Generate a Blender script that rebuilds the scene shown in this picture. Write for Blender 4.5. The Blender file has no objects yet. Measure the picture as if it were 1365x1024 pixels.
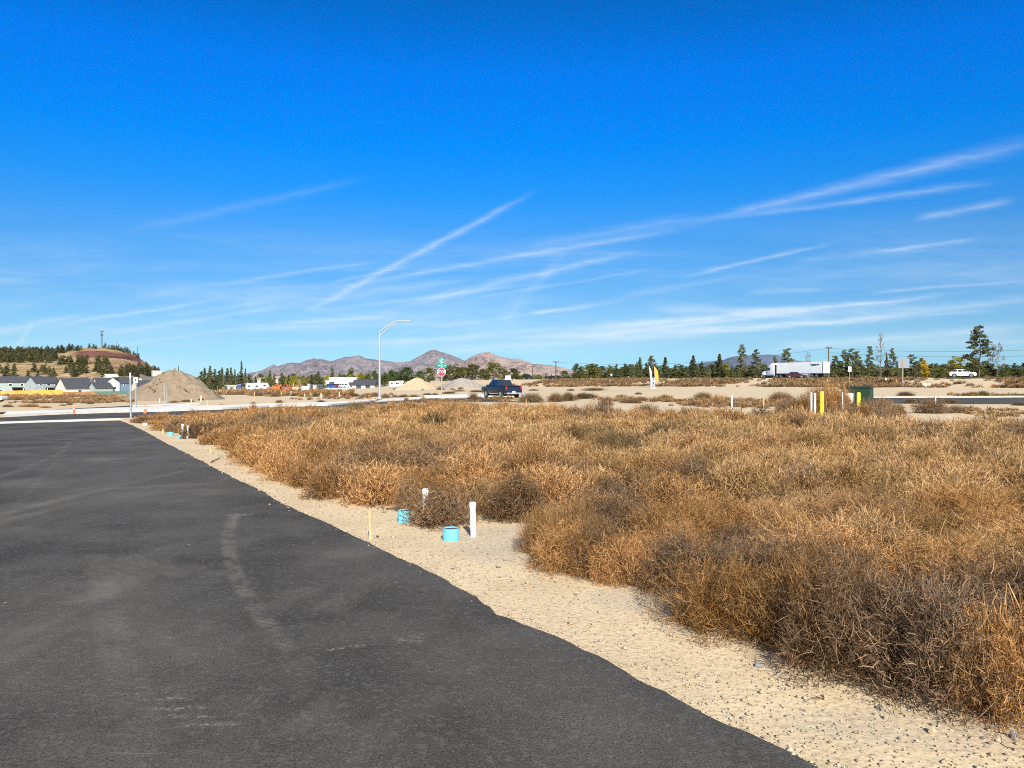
import bpy, bmesh, math, random
import numpy as np
from mathutils import Vector, Matrix
random.seed(7)
RNG = np.random.default_rng(11)
SC = bpy.context.scene
COL = SC.collection
F, CX, HY, EYE = 1027.0, 682.5, 507.0, 1.6       # focal length and horizon row of the photograph, eye height (m)
R = math.radians

# ------------------------------------------------------------------ helpers
def sstep(a, b, x):
    t = min(1.0, max(0.0, (x - a) / (b - a)))
    return t * t * (3 - 2 * t)

def clamp(x, a=0.0, b=1.0):
    return max(a, min(b, x))

def interp(pts, x):
    if x <= pts[0][0]: return pts[0][1]
    for (a, ya), (b, yb) in zip(pts, pts[1:]):
        if x <= b: return ya + (yb - ya) * (x - a) / (b - a)
    return pts[-1][1]

def hnoise(x, y, s=0):
    v = 0.0
    for k, (fx, fy, ph, am) in enumerate(((1.0, .73, .3, .5), (-.61, 1.31, 1.7, .3), (2.3, -1.1, 2.9, .2), (1.7, 3.1, .9, .13), (-4.1, 2.7, 4.1, .08))):
        v += am * math.sin(fx * x + fy * y + ph + s * 1.7 * (k + 1))
    return v

def ground_z(x, y):
    """height of the lot, the yard and the highway bank"""
    if y < 4: return 0.0
    u = x / y
    z = 0.0
    d = math.hypot(x, y)
    L = clamp((-0.05 - u) / 0.45)
    z -= L * 0.016 * clamp(y - 35, 0, 295)
    z -= 0.25 * sstep(40, 75, y) * (1 - sstep(0.0, 0.16, u))
    s = (x - 75) * .84 + (y - 115) * .55
    k = clamp((x - 16) / 60)
    z += 0.5 * k * sstep(-70, 0, s)
    z += (1.6 + 0.5 * (1 - k)) * sstep(0, 16, s) * sstep(-120, 10, x)
    if 150 > d > 45: z += 0.10 * hnoise(x * .11, y * .11) * sstep(45, 80, d) * 0.6
    return z

HILL = [(-900, 513), (-700, 507), (-480, 495), (-260, 481), (-120, 474), (-30, 471), (0, 470.5), (30, 471), (60, 471), (85, 469), (103, 465.5), (118, 463.5), (135, 463), (150, 464), (163, 467), (175, 471), (186, 477), (196, 484), (206, 491), (222, 497), (250, 501), (290, 507)]
HD0, HD1, HD2 = 520.0, 1000.0, 1500.0
def hill_z(x, y):
    if y < HD0 or y > HD2: return -9.0
    px = CX + F * x / y
    if px > 300: return -9.0
    crest = EYE + (HY - interp(HILL, px)) / F * HD1
    t = (y - HD0) / (HD1 - HD0)
    k = sstep(0, 1, t) * .55 + .45 * clamp(t) ** 1.3 if t <= 1 else 1 - sstep(0, 1, (y - HD1) / (HD2 - HD1))
    n = hnoise(x * .02, y * .02, 3) * 2.2 * k * (1 - .7 * k)
    return -7 + (crest + 7) * k + n

def surf_z(x, y):
    return max(ground_z(x, y), hill_z(x, y))

def G(px, py):
    """the point of the land that pixel (px, py) of the photograph looks at"""
    dx, dz = (px - CX) / F, -(py - HY) / F
    y, st = 1.2, 0.05
    while y < 1400:
        if EYE + dz * y <= surf_z(dx * y, y):
            lo, hi = y - st, y
            for _ in range(18):
                m = (lo + hi) / 2
                if EYE + dz * m <= surf_z(dx * m, m): hi = m
                else: lo = m
            return Vector((dx * hi, hi, surf_z(dx * hi, hi)))
        st = max(.05, y * .006); y += st
    return Vector((dx * 500, 500, surf_z(dx * 500, 500)))

def P(px, py, y):
    return Vector(((px - CX) / F * y, y, EYE - (py - HY) / F * y))

def onland(px, y):
    x = (px - CX) / F * y
    return Vector((x, y, surf_z(x, y)))

class MB:
    """collects faces, then links them as ONE mesh object"""
    def __init__(s): s.v, s.f, s.m, s.t = [], [], [], []
    def face(s, pts, mi=0, t=.5):
        b = len(s.v); s.v.extend(tuple(p) for p in pts); s.f.append(tuple(range(b, b + len(pts)))); s.m.append(mi); s.t.append(t)
    def box(s, c, d, rot=None, mi=0, t=.5, top=(1, 1)):
        hx, hy, hz = d[0] / 2, d[1] / 2, d[2] / 2
        pts = [Vector((x * hx * (top[0] if z > 0 else 1), y * hy * (top[1] if z > 0 else 1), z * hz)) for z in (-1, 1) for x, y in ((-1, -1), (1, -1), (1, 1), (-1, 1))]
        if rot is not None: pts = [rot @ p for p in pts]
        b = len(s.v); s.v.extend(tuple(p + Vector(c)) for p in pts)
        for q in ((3, 2, 1, 0), (4, 5, 6, 7), (0, 1, 5, 4), (1, 2, 6, 5), (2, 3, 7, 6), (3, 0, 4, 7)):
            s.f.append(tuple(b + i for i in q)); s.m.append(mi); s.t.append(t)
    def tube(s, path, rad, n=8, cap=True, mi=0, t=.5):
        path = [Vector(p) for p in path]
        rs = rad if isinstance(rad, (list, tuple)) else [rad] * len(path)
        b = len(s.v)
        for i, p in enumerate(path):
            d = (path[min(i + 1, len(path) - 1)] - path[max(i - 1, 0)]).normalized()
            a = d.cross(Vector((0, 0, 1)) if abs(d.z) < .9 else Vector((1, 0, 0))).normalized(); c = d.cross(a)
            for k in range(n):
                w = 2 * math.pi * k / n
                s.v.append(tuple(p + (a * math.cos(w) + c * math.sin(w)) * rs[i]))
        for i in range(len(path) - 1):
            for k in range(n):
                k2 = (k + 1) % n
                s.f.append((b + i * n + k, b + i * n + k2, b + (i + 1) * n + k2, b + (i + 1) * n + k)); s.m.append(mi); s.t.append(t)
        if cap:
            s.f.append(tuple(b + k for k in range(n))[::-1]); s.m.append(mi); s.t.append(t)
            e = b + (len(path) - 1) * n
            s.f.append(tuple(e + k for k in range(n))); s.m.append(mi); s.t.append(t)
    def prism(s, poly, axis_pt, mi=0, t=.5):
        """poly: list of Vectors, pushed along axis_pt"""
        a = [Vector(p) for p in poly]; o = Vector(axis_pt); n = len(a)
        b = len(s.v); s.v.extend(tuple(p) for p in a); s.v.extend(tuple(p + o) for p in a)
        s.f.append(tuple(range(b, b + n))); s.f.append(tuple(range(b + 2 * n - 1, b + n - 1, -1)))
        s.m += [mi, mi]; s.t += [t, t]
        for i in range(n):
            j = (i + 1) % n
            s.f.append((b + i, b + n + i, b + n + j, b + j)); s.m.append(mi); s.t.append(t)
    def build(s, name, mats, parent=None, loc=None, smooth=False, bevel=0, tint=False, fix=True):
        me = bpy.data.meshes.new(name)
        me.from_pydata(s.v, [], s.f)
        if not isinstance(mats, (list, tuple)): mats = [mats]
        for m in mats: me.materials.append(m)
        me.polygons.foreach_set('material_index', s.m)
        if tint:
            at = me.attributes.new('tint', 'FLOAT', 'FACE'); at.data.foreach_set('value', s.t)
        if fix or bevel:
            bm = bmesh.new(); bm.from_mesh(me)
            bmesh.ops.remove_doubles(bm, verts=bm.verts, dist=1e-5)
            bmesh.ops.recalc_face_normals(bm, faces=bm.faces)
            if bevel: bmesh.ops.bevel(bm, geom=[e for e in bm.edges if len(e.link_faces) == 2 and e.calc_face_angle(0) > .5], offset=bevel, segments=2, affect='EDGES', profile=.6)
            bm.to_mesh(me); bm.free()
        if smooth:
            me.polygons.foreach_set('use_smooth', [True] * len(me.polygons))
            me.set_sharp_from_angle(angle=R(40))
        return link(name, me, parent, loc)

def link(name, data, parent=None, loc=None):
    o = bpy.data.objects.new(name, data); COL.objects.link(o)
    if parent: o.parent = parent
    if loc is not None: o.location = loc
    return o

def mesh_np(name, v, f, mats, tint=None, rnd=None, tri=False):
    """mesh from numpy arrays of vertices and of quads (or triangles)"""
    k = 3 if tri else 4
    me = bpy.data.meshes.new(name)
    me.vertices.add(len(v)); me.vertices.foreach_set('co', v.astype(np.float32).ravel())
    me.loops.add(f.size); me.loops.foreach_set('vertex_index', f.astype(np.int32).ravel())
    me.polygons.add(len(f)); me.polygons.foreach_set('loop_start', np.arange(len(f), dtype=np.int32) * k)
    me.update(calc_edges=True)
    for m in (mats if isinstance(mats, (list, tuple)) else [mats]): me.materials.append(m)
    for nm, arr in (('tint', tint), ('rnd', rnd)):
        if arr is not None:
            at = me.attributes.new(nm, 'FLOAT', 'FACE'); at.data.foreach_set('value', arr.astype(np.float32))
    return me

def tag(o, label=None, cat=None, group=None, kind=None):
    for k, v in (('label', label), ('category', cat), ('group', group), ('kind', kind)):
        if v: o[k] = v
    return o

def thing(name, label, cat, loc, rz=0, group=None, sc=1):
    o = link(name, None, None, loc); o.rotation_euler = (0, 0, rz); o.scale = (sc, sc, sc)
    o.empty_display_size = .2
    return tag(o, label, cat, group)

def copy_tree(o, parent=None):
    c = o.copy(); COL.objects.link(c); c.parent = parent
    for ch in list(o.children): copy_tree(ch, c)
    return c

def text_mesh(body, size, extrude=.004):
    cu = bpy.data.curves.new('letters', 'FONT'); cu.body = body; cu.size = size; cu.extrude = extrude
    cu.align_x = 'CENTER'; cu.align_y = 'CENTER'
    o = bpy.data.objects.new('letters', cu); COL.objects.link(o)
    bpy.context.view_layer.update()
    me = bpy.data.meshes.new_from_object(o.evaluated_get(bpy.context.evaluated_depsgraph_get()))
    bpy.data.objects.remove(o); bpy.data.curves.remove(cu)
    return me

# ------------------------------------------------------------------ materials
class NT:
    def __init__(s, nt): s.nt = nt; s.n = nt.nodes; s.l = nt.links
    def new(s, t, **kw):
        n = s.n.new(t)
        for k, v in kw.items(): setattr(n, k, v)
        return n
    def put(s, sock, v):
        if hasattr(v, 'is_output') or hasattr(v, 'links'): s.l.new(v, sock)
        else: sock.default_value = v
    def m(s, op, a, b=None, c=None, cl=False):
        n = s.n.new('ShaderNodeMath'); n.operation = op; n.use_clamp = cl
        for i, v in enumerate((a, b, c)):
            if v is not None: s.put(n.inputs[i], v)
        return n.outputs[0]
    def ss(s, a, b, x):
        n = s.n.new('ShaderNodeMapRange'); n.interpolation_type = 'SMOOTHSTEP'
        s.put(n.inputs[0], x); n.inputs[1].default_value = a; n.inputs[2].default_value = b
        return n.outputs[0]
    def mix(s, fac, a, b, mode='MIX'):
        n = s.n.new('ShaderNodeMix'); n.data_type = 'RGBA'; n.blend_type = mode
        s.put(n.inputs[0], fac)
        s.put(n.inputs[6], a if not isinstance(a, tuple) else (*a, 1)); s.put(n.inputs[7], b if not isinstance(b, tuple) else (*b, 1))
        return n.outputs[2]
    def noise(s, vec, scale, detail=3, rough=.5, dist=0):
        n = s.n.new('ShaderNodeTexNoise'); n.inputs['Scale'].default_value = scale; n.inputs['Detail'].default_value = detail
        n.inputs['Roughness'].default_value = rough; n.inputs['Distortion'].default_value = dist
        if vec is not None: s.l.new(vec, n.inputs['Vector'])
        return n.outputs['Fac']
    def coord(s, kind='Object'): return s.n.new('ShaderNodeTexCoord').outputs[kind]
    def scale(s, vec, sc, rz=0):
        n = s.n.new('ShaderNodeMapping'); n.inputs['Scale'].default_value = sc; n.inputs['Rotation'].default_value = (0, 0, rz)
        s.l.new(vec, n.inputs['Vector']); return n.outputs[0]
    def bump(s, h, strength, dist):
        n = s.n.new('ShaderNodeBump'); n.inputs['Strength'].default_value = strength; n.inputs['Distance'].default_value = dist
        s.l.new(h, n.inputs['Height']); return n.outputs[0]

def newmat(name):
    m = bpy.data.materials.new(name); m.use_nodes = True
    return m, NT(m.node_tree), m.node_tree.nodes['Principled BSDF']

def pm(name, c1, c2=None, scale=4, rough=.7, metal=0, bump=0, lo=.35, hi=.65, spec=.3, dirt=0):
    m, t, b = newmat(name)
    b.inputs['Roughness'].default_value = rough; b.inputs['Metallic'].default_value = metal
    b.inputs['Specular IOR Level'].default_value = spec
    co = t.coord()
    nz = t.noise(co, scale, 4, .6)
    if c2 is None: c2 = tuple(min(1, x * .86) for x in c1)
    c = t.mix(t.ss(lo, hi, nz), tuple(c1), tuple(c2))
    if dirt: c = t.mix(t.m('MULTIPLY', t.ss(.45, .75, t.noise(co, scale * 2.7, 5, .7)), dirt), c, (.22, .17, .11))
    t.l.new(c, b.inputs['Base Color'])
    if bump: t.l.new(t.bump(nz, bump, .02), b.inputs['Normal'])
    return m

def leafmat(name, lo, mid, hi, vary=.35, merged=False, trans=.32, shift=(.25, .13, .02)):
    """twigs and leaves: colour by each twig's own tint, varied from plant to plant"""
    m = bpy.data.materials.new(name); m.use_nodes = True
    t = NT(m.node_tree); t.n.remove(t.n['Principled BSDF']); out = t.n['Material Output']
    at = t.new('ShaderNodeAttribute', attribute_name='tint').outputs['Fac']
    rn = t.new('ShaderNodeAttribute', attribute_name='rnd').outputs['Fac'] if merged else t.new('ShaderNodeObjectInfo').outputs['Random']
    ramp = t.new('ShaderNodeValToRGB'); e = ramp.color_ramp.elements
    e[0].color = (*lo, 1); e[1].color = (*hi, 1); x = e.new(.5); x.color = (*mid, 1)
    t.l.new(at, ramp.inputs[0])
    c = t.mix(t.m('MULTIPLY', rn, vary), ramp.outputs[0], shift)
    hs = t.new('ShaderNodeHueSaturation'); t.l.new(c, hs.inputs['Color'])
    t.l.new(t.m('MULTIPLY_ADD', t.m('FRACT', t.m('MULTIPLY', rn, 7.31)), .6, .68), hs.inputs['Value'])
    d = t.new('ShaderNodeBsdfDiffuse'); tr = t.new('ShaderNodeBsdfTranslucent'); mx = t.new('ShaderNodeMixShader')
    mx.inputs[0].default_value = trans
    t.l.new(hs.outputs[0], d.inputs[0]); t.l.new(hs.outputs[0], tr.inputs[0])
    t.l.new(d.outputs[0], mx.inputs[1]); t.l.new(tr.outputs[0], mx.inputs[2]); t.l.new(mx.outputs[0], out.inputs[0])
    return m

M = {}
M['white'] = pm('white_paint', (.78, .77, .75), (.70, .69, .67), 3, .5)
M['white_pvc'] = pm('white_pvc', (.84, .84, .84), (.76, .75, .73), 9, .4)
M['blue_pvc'] = pm('blue_pvc', (.15, .50, .61), (.11, .43, .55), 14, .45, dirt=.25)
M['dark_lid'] = pm('dark_lid', (.03, .05, .06), (.05, .07, .08), 20, .6)
M['wood'] = pm('raw_wood', (.55, .38, .19), (.42, .28, .14), 18, .8, bump=.2)
M['pole_wood'] = pm('weathered_pole', (.10, .075, .055), (.07, .055, .04), 6, .85)
M['galv'] = pm('galvanised_steel', (.27, .29, .31), (.22, .24, .26), 8, .5, .1)
M['lamp_post'] = pm('pale_lamp_post', (.33, .33, .35), (.29, .29, .31), 5, .5)
M['grey_dark'] = pm('dark_grey_metal', (.09, .09, .09), (.06, .06, .06), 8, .5)
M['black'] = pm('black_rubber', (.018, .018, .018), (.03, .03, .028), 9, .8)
M['glass'] = pm('dark_glass', (.015, .02, .025), (.02, .026, .03), 3, .06, spec=.6)
M['chrome'] = pm('bright_metal', (.62, .63, .64), (.5, .5, .5), 6, .3, .9)
M['navy'] = pm('navy_car_paint', (.002, .009, .029), (.003, .011, .034), 2, .25, 0, spec=.45)
M['maroon'] = pm('maroon_car_paint', (.045, .008, .016), (.05, .01, .02), 2, .3, spec=.5)
M['carwhite'] = pm('white_car_paint', (.76, .78, .80), (.72, .74, .76), 2, .25, spec=.5)
M['cardark'] = pm('dark_car_paint', (.012, .02, .024), (.018, .026, .03), 2, .3, spec=.5)
M['carblue'] = pm('blue_car_paint', (.03, .10, .30), (.03, .09, .26), 2, .3)
M['carred'] = pm('red_car_paint', (.40, .03, .03), (.33, .03, .03), 2, .3)
M['redlight'] = pm('red_lens', (.35, .015, .015), None, 5, .2)
M['red'] = pm('red_sign_face', (.33, .02, .045), (.28, .02, .04), 5, .5)
M['green_sign'] = pm('green_sign_face', (.01, .22, .17), (.01, .19, .15), 5, .5)
M['orange'] = pm('orange_plastic', (.80, .16, .06), (.7, .14, .06), 6, .5)
M['yellow'] = pm('yellow_post_paint', (.80, .66, .02), (.72, .58, .02), 7, .5)
M['flag_orange'] = pm('orange_flag', (.80, .36, .05), (.72, .30, .04), 2, .8)
M['flag_white'] = pm('white_flag', (.70, .71, .74), (.62, .63, .66), 2, .8)
M['util_green'] = pm('green_cabinet', (.011, .038, .019), (.009, .032, .016), 4, .55)
M['grey_board'] = pm('grey_sign_back', (.19, .23, .27), (.16, .20, .24), 3, .55, 0)
M['drab_wood'] = pm('drab_wood', (.24, .19, .15), (.19, .15, .12), 6, .85)
M['beige'] = pm('beige_box', (.58, .52, .40), (.5, .45, .34), 5, .7)
M['concrete'] = pm('pale_concrete', (.66, .64, .58), (.56, .54, .48), .8, .85, bump=.1, dirt=.15)
M['concrete_tan'] = pm('sandy_concrete', (.56, .48, .36), (.50, .42, .31), .8, .9)
M['roof_dark'] = pm('charcoal_shingles', (.045, .047, .056), (.06, .062, .07), 1.5, .85)
M['roof_grey'] = pm('grey_shingles', (.13, .13, .13), (.10, .10, .10), 1.5, .85)
M['sage'] = pm('sage_siding', (.27, .34, .32), (.24, .31, .29), 1, .8)
M['grey_siding'] = pm('grey_siding', (.28, .32, .34), (.24, .28, .30), 1, .8)
M['blue_siding'] = pm('blue_siding', (.10, .17, .23), (.09, .15, .21), 1, .8)
M['cream'] = pm('cream_siding', (.50, .47, .41), (.45, .42, .37), 1, .8)
M['teal_fabric'] = pm('green_screen_fabric', (.10, .17, .14), (.08, .14, .12), 1, .9)
M['fence_wood'] = pm('new_cedar_fence', (.66, .36, .08), (.56, .29, .06), .6, .8)
M['fence_brown'] = pm('brown_fence', (.30, .15, .06), (.22, .12, .05), .6, .8)
M['machine'] = pm('orange_machine', (.40, .145, .04), (.33, .10, .03), 1.2, .55)
M['machine_red'] = pm('red_brown_machine', (.30, .08, .04), (.24, .06, .03), 1.2, .6)
M['container'] = pm('dark_container', (.03, .05, .06), (.04, .06, .07), 1, .6)
M['tan'] = pm('tan_board', (.48, .36, .26), (.42, .31, .22), 1, .8)
M['bark'] = pm('tree_bark', (.12, .085, .06), (.08, .055, .04), 3, .9)
M['bark_grey'] = pm('grey_bark', (.17, .14, .125), (.12, .10, .09), 3, .9)
M['letter_teal'] = pm('dark_teal_lettering', (.03, .12, .12), None, 4, .5)
M['trailer'] = pm('trailer_white', (.85, .87, .87), (.80, .82, .83), .5, .5)

def sand_material(name, base, alt, pebble=.5, grey=.6, scarred=False):
    m, t, b = newmat(name)
    b.inputs['Roughness'].default_value = .95; b.inputs['Specular IOR Level'].default_value = .1
    co = t.coord()
    big = t.noise(co, .13, 4, .55)
    mid = t.noise(co, 1.3, 5, .6)
    fine = t.noise(co, 26, 4, .7)
    vor = t.new('ShaderNodeTexVoronoi'); vor.inputs['Scale'].default_value = 42; t.l.new(co, vor.inputs['Vector'])
    c = t.mix(t.ss(.35, .68, mid), base, alt)
    c = t.mix(t.m('MULTIPLY', t.ss(.55, .70, big), grey), c, (.42, .37, .30))
    c = t.mix(t.m('MULTIPLY', t.ss(.50, .66, fine), .8), c, tuple(x * .62 for x in alt))
    c = t.mix(t.m('MULTIPLY', t.ss(.50, .32, fine), .45), c, tuple(min(1, x * 1.22) for x in base))
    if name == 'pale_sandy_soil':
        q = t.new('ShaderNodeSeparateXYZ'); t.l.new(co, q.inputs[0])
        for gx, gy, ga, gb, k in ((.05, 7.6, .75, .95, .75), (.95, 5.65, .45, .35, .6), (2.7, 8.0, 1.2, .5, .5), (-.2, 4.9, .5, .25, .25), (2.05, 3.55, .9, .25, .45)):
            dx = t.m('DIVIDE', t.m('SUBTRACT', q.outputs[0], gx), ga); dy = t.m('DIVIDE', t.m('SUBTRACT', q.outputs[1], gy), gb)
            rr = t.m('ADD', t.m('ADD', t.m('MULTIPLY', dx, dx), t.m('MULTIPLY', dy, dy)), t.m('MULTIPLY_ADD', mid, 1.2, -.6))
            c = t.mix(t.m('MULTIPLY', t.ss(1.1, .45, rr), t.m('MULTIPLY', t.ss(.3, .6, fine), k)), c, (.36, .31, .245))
        for gs, lo in ((.045, .5), (.012, .48)):
            c = t.mix(t.m('MULTIPLY', t.ss(lo, lo + .2, t.noise(co, gs, 4, .6)), .35), c, (.42, .335, .22))
    sp = t.m('MULTIPLY', t.ss(.16, .06, vor.outputs['Distance']), t.ss(.5, .62, t.noise(co, 7, 3)))
    c = t.mix(t.m('MULTIPLY', sp, pebble), c, (.16, .14, .12))
    t.l.new(c, b.inputs['Base Color'])
    h = t.m('ADD', t.m('MULTIPLY', mid, .7), t.m('ADD', t.m('MULTIPLY', fine, .55), t.m('MULTIPLY', vor.outputs['Distance'], -.4)))
    t.l.new(t.bump(h, .45, .012), b.inputs['Normal'])
    return m
M['sand'] = sand_material('pale_sandy_soil', (.56, .445, .285), (.48, .375, .235))
M['pile'] = sand_material('excavated_soil', (.235, .183, .126), (.185, .145, .10), .3, 0)
M['pile_tan'] = sand_material('tan_sand_pile', (.44, .33, .215), (.38, .285, .185), .2, 0)
M['pile_grey'] = sand_material('grey_gravel_pile', (.30, .27, .23), (.26, .235, .20), .2, 0)

def road_material(name, dusty=True):
    m, t, b = newmat(name)
    b.inputs['Roughness'].default_value = .92; b.inputs['Specular IOR Level'].default_value = .1
    co = t.coord()
    ang = math.atan(.595)
    along = t.scale(co, (1, .12, 1), -ang)
    fine = t.noise(co, 85, 3, .75)
    grain = t.noise(co, 28, 3, .6)
    mid = t.noise(co, .8, 5, .62)
    st = t.noise(along, .9, 4, .6)
    c = t.mix(t.ss(.36, .66, mid), (.044, .041, .0365), (.079, .074, .065))
    c = t.mix(t.m('MULTIPLY', t.ss(.42, .62, t.noise(co, .22, 3, .55)), .5), c, (.098, .092, .081))
    c = t.mix(t.m('MULTIPLY', t.ss(.56, .72, fine), .75), c, (.20, .19, .17))
    c = t.mix(t.m('MULTIPLY', t.ss(.50, .36, fine), .8), c, (.020, .020, .020))
    c = t.mix(t.m('MULTIPLY', t.ss(.5, .7, grain), .45), c, (.125, .12, .108))
    if dusty:
        dust = (.20, .185, .155)
        c = t.mix(t.m('MULTIPLY', t.ss(.50, .74, st), .30), c, dust)
        patch = t.m('MULTIPLY', t.ss(.52, .72, t.noise(co, .55, 4, .65, .6)), .26)
        c = t.mix(patch, c, dust)
        sx = t.new('ShaderNodeSeparateXYZ'); t.l.new(co, sx.inputs[0]); X, Y = sx.outputs[0], sx.outputs[1]
        # dusty tyre tracks: x = a + bY + cY^2 between y0 and y1, of half width w
        for a, bb, cc, y0, y1, w, k in ((2.187, -.942, .0376, 4.0, 9.0, .062, .22), (-1.4, -.50, 0, 3.0, 16, .06, .06), (-3.2, -.54, 0, 3, 20, .05, .06),
                                        (-6.4, .02, .002, 6, 22, .09, .14), (-8.7, .30, -.022, 6, 20, .08, .14), (.55, -.66, .006, 3, 7, .10, .10)):
            q = t.m('ADD', a, t.m('ADD', t.m('MULTIPLY', Y, bb), t.m('MULTIPLY', t.m('MULTIPLY', Y, Y), cc)))
            d = t.m('ABSOLUTE', t.m('SUBTRACT', X, q))
            e = t.m('MULTIPLY', t.ss(w * 1.6, w * .55, d), t.m('MULTIPLY', t.ss(y0, y0 + 1.2, Y), t.ss(y1 + .12, y1, Y)))
            tread = t.m('ADD', .8, t.m('MULTIPLY', .2, t.m('SINE', t.m('ADD', t.m('MULTIPLY', Y, 95), t.m('MULTIPLY', X, 40)))))
            e = t.m('MULTIPLY', t.m('MULTIPLY', e, tread), t.m('MULTIPLY', t.ss(.36, .62, t.noise(co, 3.4, 5, .7)), k * 1.35))
            c = t.mix(e, c, (.26, .24, .19))
        # rows of pale skid scuffs lying across the lane: centre x, y, half length, half width, slant
        for sx_, sy_, hl, hw_, sl_, k in ((-1.71, 3.84, .13, .012, .10, .5), (-1.62, 3.73, .14, .013, .06, .6), (-1.52, 3.64, .15, .011, .02, .5), (-1.38, 3.56, .15, .011, .05, .5), (-1.95, 3.9, .10, .012, .1, .35),
                                          (-1.05, 4.55, .06, .010, .35, .8), (-.93, 4.62, .05, .016, .2, .7), (-.63, 4.74, .10, .05, .2, .35), (-3.22, 9.1, .16, .05, .0, .6), (-1.63, 7.9, .12, .02, .1, .45), (-2.1, 4.75, .05, .012, -.2, .6)):
            pu = t.m('SUBTRACT', X, sx_); pv = t.m('SUBTRACT', t.m('SUBTRACT', Y, sy_), t.m('MULTIPLY', pu, sl_))
            e = t.m('MULTIPLY', t.ss(hl * 1.2, hl * .5, t.m('ABSOLUTE', pu)), t.ss(hw_ * 2.4, hw_ * .2, t.m('ABSOLUTE', t.m('ADD', pv, t.m('MULTIPLY_ADD', t.noise(co, 9, 3), .05, -.025)))))
            e = t.m('MULTIPLY', e, t.ss(.44, .66, t.noise(co, 40, 3, .75)))
            c = t.mix(t.m('MULTIPLY', e, k * .85), c, (.36, .34, .29))
        # pale scuffs and scratches
        scr = t.scale(co, (1.1, 13, 1), .25)
        e = t.m('MULTIPLY', t.ss(.66, .74, t.noise(scr, 1.6, 5, .6)), t.ss(.56, .66, t.noise(co, .7, 2)))
        c = t.mix(t.m('MULTIPLY', e, .3), c, (.30, .28, .24))
        vor = t.new('ShaderNodeTexVoronoi'); vor.inputs['Scale'].default_value = 5.5; t.l.new(co, vor.inputs['Vector'])
        e = t.m('MULTIPLY', t.ss(.085, .04, vor.outputs['Distance']), t.ss(.57, .63, t.noise(co, 1.7, 2)))
        c = t.mix(t.m('MULTIPLY', e, .6), c, (.38, .35, .29))
    t.l.new(c, b.inputs['Base Color'])
    h = t.m('ADD', t.m('MULTIPLY', fine, .7), t.m('MULTIPLY', grain, .5))
    t.l.new(t.bump(h, .6, .010), b.inputs['Normal'])
    return m
M['road'] = road_material('fresh_asphalt')
M['asphalt'] = road_material('street_asphalt', False)

def hill_material(name, soil, dark, speck_scale, speck_amt, scar=None):
    m, t, b = newmat(name)
    b.inputs['Roughness'].default_value = 1; b.inputs['Specular IOR Level'].default_value = 0
    co = t.coord()
    n1 = t.noise(co, speck_scale * .12, 4, .6); n2 = t.noise(co, speck_scale, 3, .65)
    c = t.mix(t.ss(.35, .65, n1), soil, tuple(x * .74 for x in soil))
    if scar: c = scar(t, co, c)
    c = t.mix(t.m('MULTIPLY', t.ss(.48, .60, n2), t.m('MULTIPLY', t.ss(.25, .6, n1), speck_amt)), c, dark)
    t.l.new(c, b.inputs['Base Color'])
    t.l.new(t.bump(n1, .6, 30), b.inputs['Normal'])
    return m
def cinder(t, co, c):
    """the red cinder cut: two long bands across the hill's face, at their own heights above the plain"""
    s = t.new('ShaderNodeSeparateXYZ'); t.l.new(co, s.inputs[0]); X, Y, Z = s.outputs
    wob = t.m('MULTIPLY_ADD', t.noise(co, .03, 4, .6), 14, -7)
    u = t.m('DIVIDE', X, Y)
    zz = t.m('ADD', t.m('ADD', Z, wob), t.m('MULTIPLY', t.m('SUBTRACT', u, -.55), 52))
    e = t.m('MULTIPLY', t.m('MULTIPLY', t.ss(25, 27, zz), t.ss(37, 35, zz)), t.m('MULTIPLY', t.ss(-.578, -.56, u), t.ss(-.475, -.485, u)))
    c = t.mix(t.m('MULTIPLY', e, .95), c, (.17, .068, .058))
    e2 = t.m('MULTIPLY', t.m('MULTIPLY', t.ss(26, 28, zz), t.ss(33, 31, zz)), t.m('MULTIPLY', t.ss(-.538, -.53, u), t.ss(-.485, -.50, u)))
    c = t.mix(t.m('MULTIPLY', e2, .8), c, (.075, .030, .032))
    e3 = t.m('MULTIPLY', t.m('MULTIPLY', t.ss(6, 12, zz), t.ss(24, 20, zz)), t.m('MULTIPLY', t.ss(-.535, -.52, u), t.ss(.1, 0, u)))
    return t.mix(t.m('MULTIPLY', e3, .6), c, (.21, .105, .08))
M['cinder_hill'] = hill_material('cinder_butte', (.38, .265, .145), (.09, .085, .04), .25, .6, cinder)
M['range'] = hill_material('juniper_range', (.255, .225, .235), (.07, .08, .10), .06, .95)
M['butte'] = hill_material('bare_butte', (.36, .275, .245), (.085, .08, .085), .06, .95)
M['far_range'] = hill_material('far_range', (.115, .145, .20), (.075, .095, .13), .012, .5)  # the blue of distant haze is put into these two colours

# ------------------------------------------------------------------ camera, sun, sky
cam = bpy.data.cameras.new('camera'); cam.sensor_width = 36; cam.lens = 36 * F / 1365
cam.shift_y = -(512 - HY) / 1365; cam.clip_end = 60000; cam.clip_start = .05
co = link('camera', cam, None, (0, 0, EYE)); co.rotation_euler = (R(90), 0, 0); SC.camera = co

SUN_AZ, SUN_EL = R(169), R(33)             # azimuth clockwise from +Y (the view): behind the camera, a little to its right
sun_dir = Vector((math.sin(SUN_AZ) * math.cos(SUN_EL), math.cos(SUN_AZ) * math.cos(SUN_EL), math.sin(SUN_EL)))
sl = bpy.data.lights.new('sun', 'SUN'); sl.energy = 4.6; sl.angle = R(.53); sl.color = (1, .93, .82)
so = link('sun', sl, None, (0, -20, 30)); so.rotation_euler = sun_dir.to_track_quat('Z', 'Y').to_euler()

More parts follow.
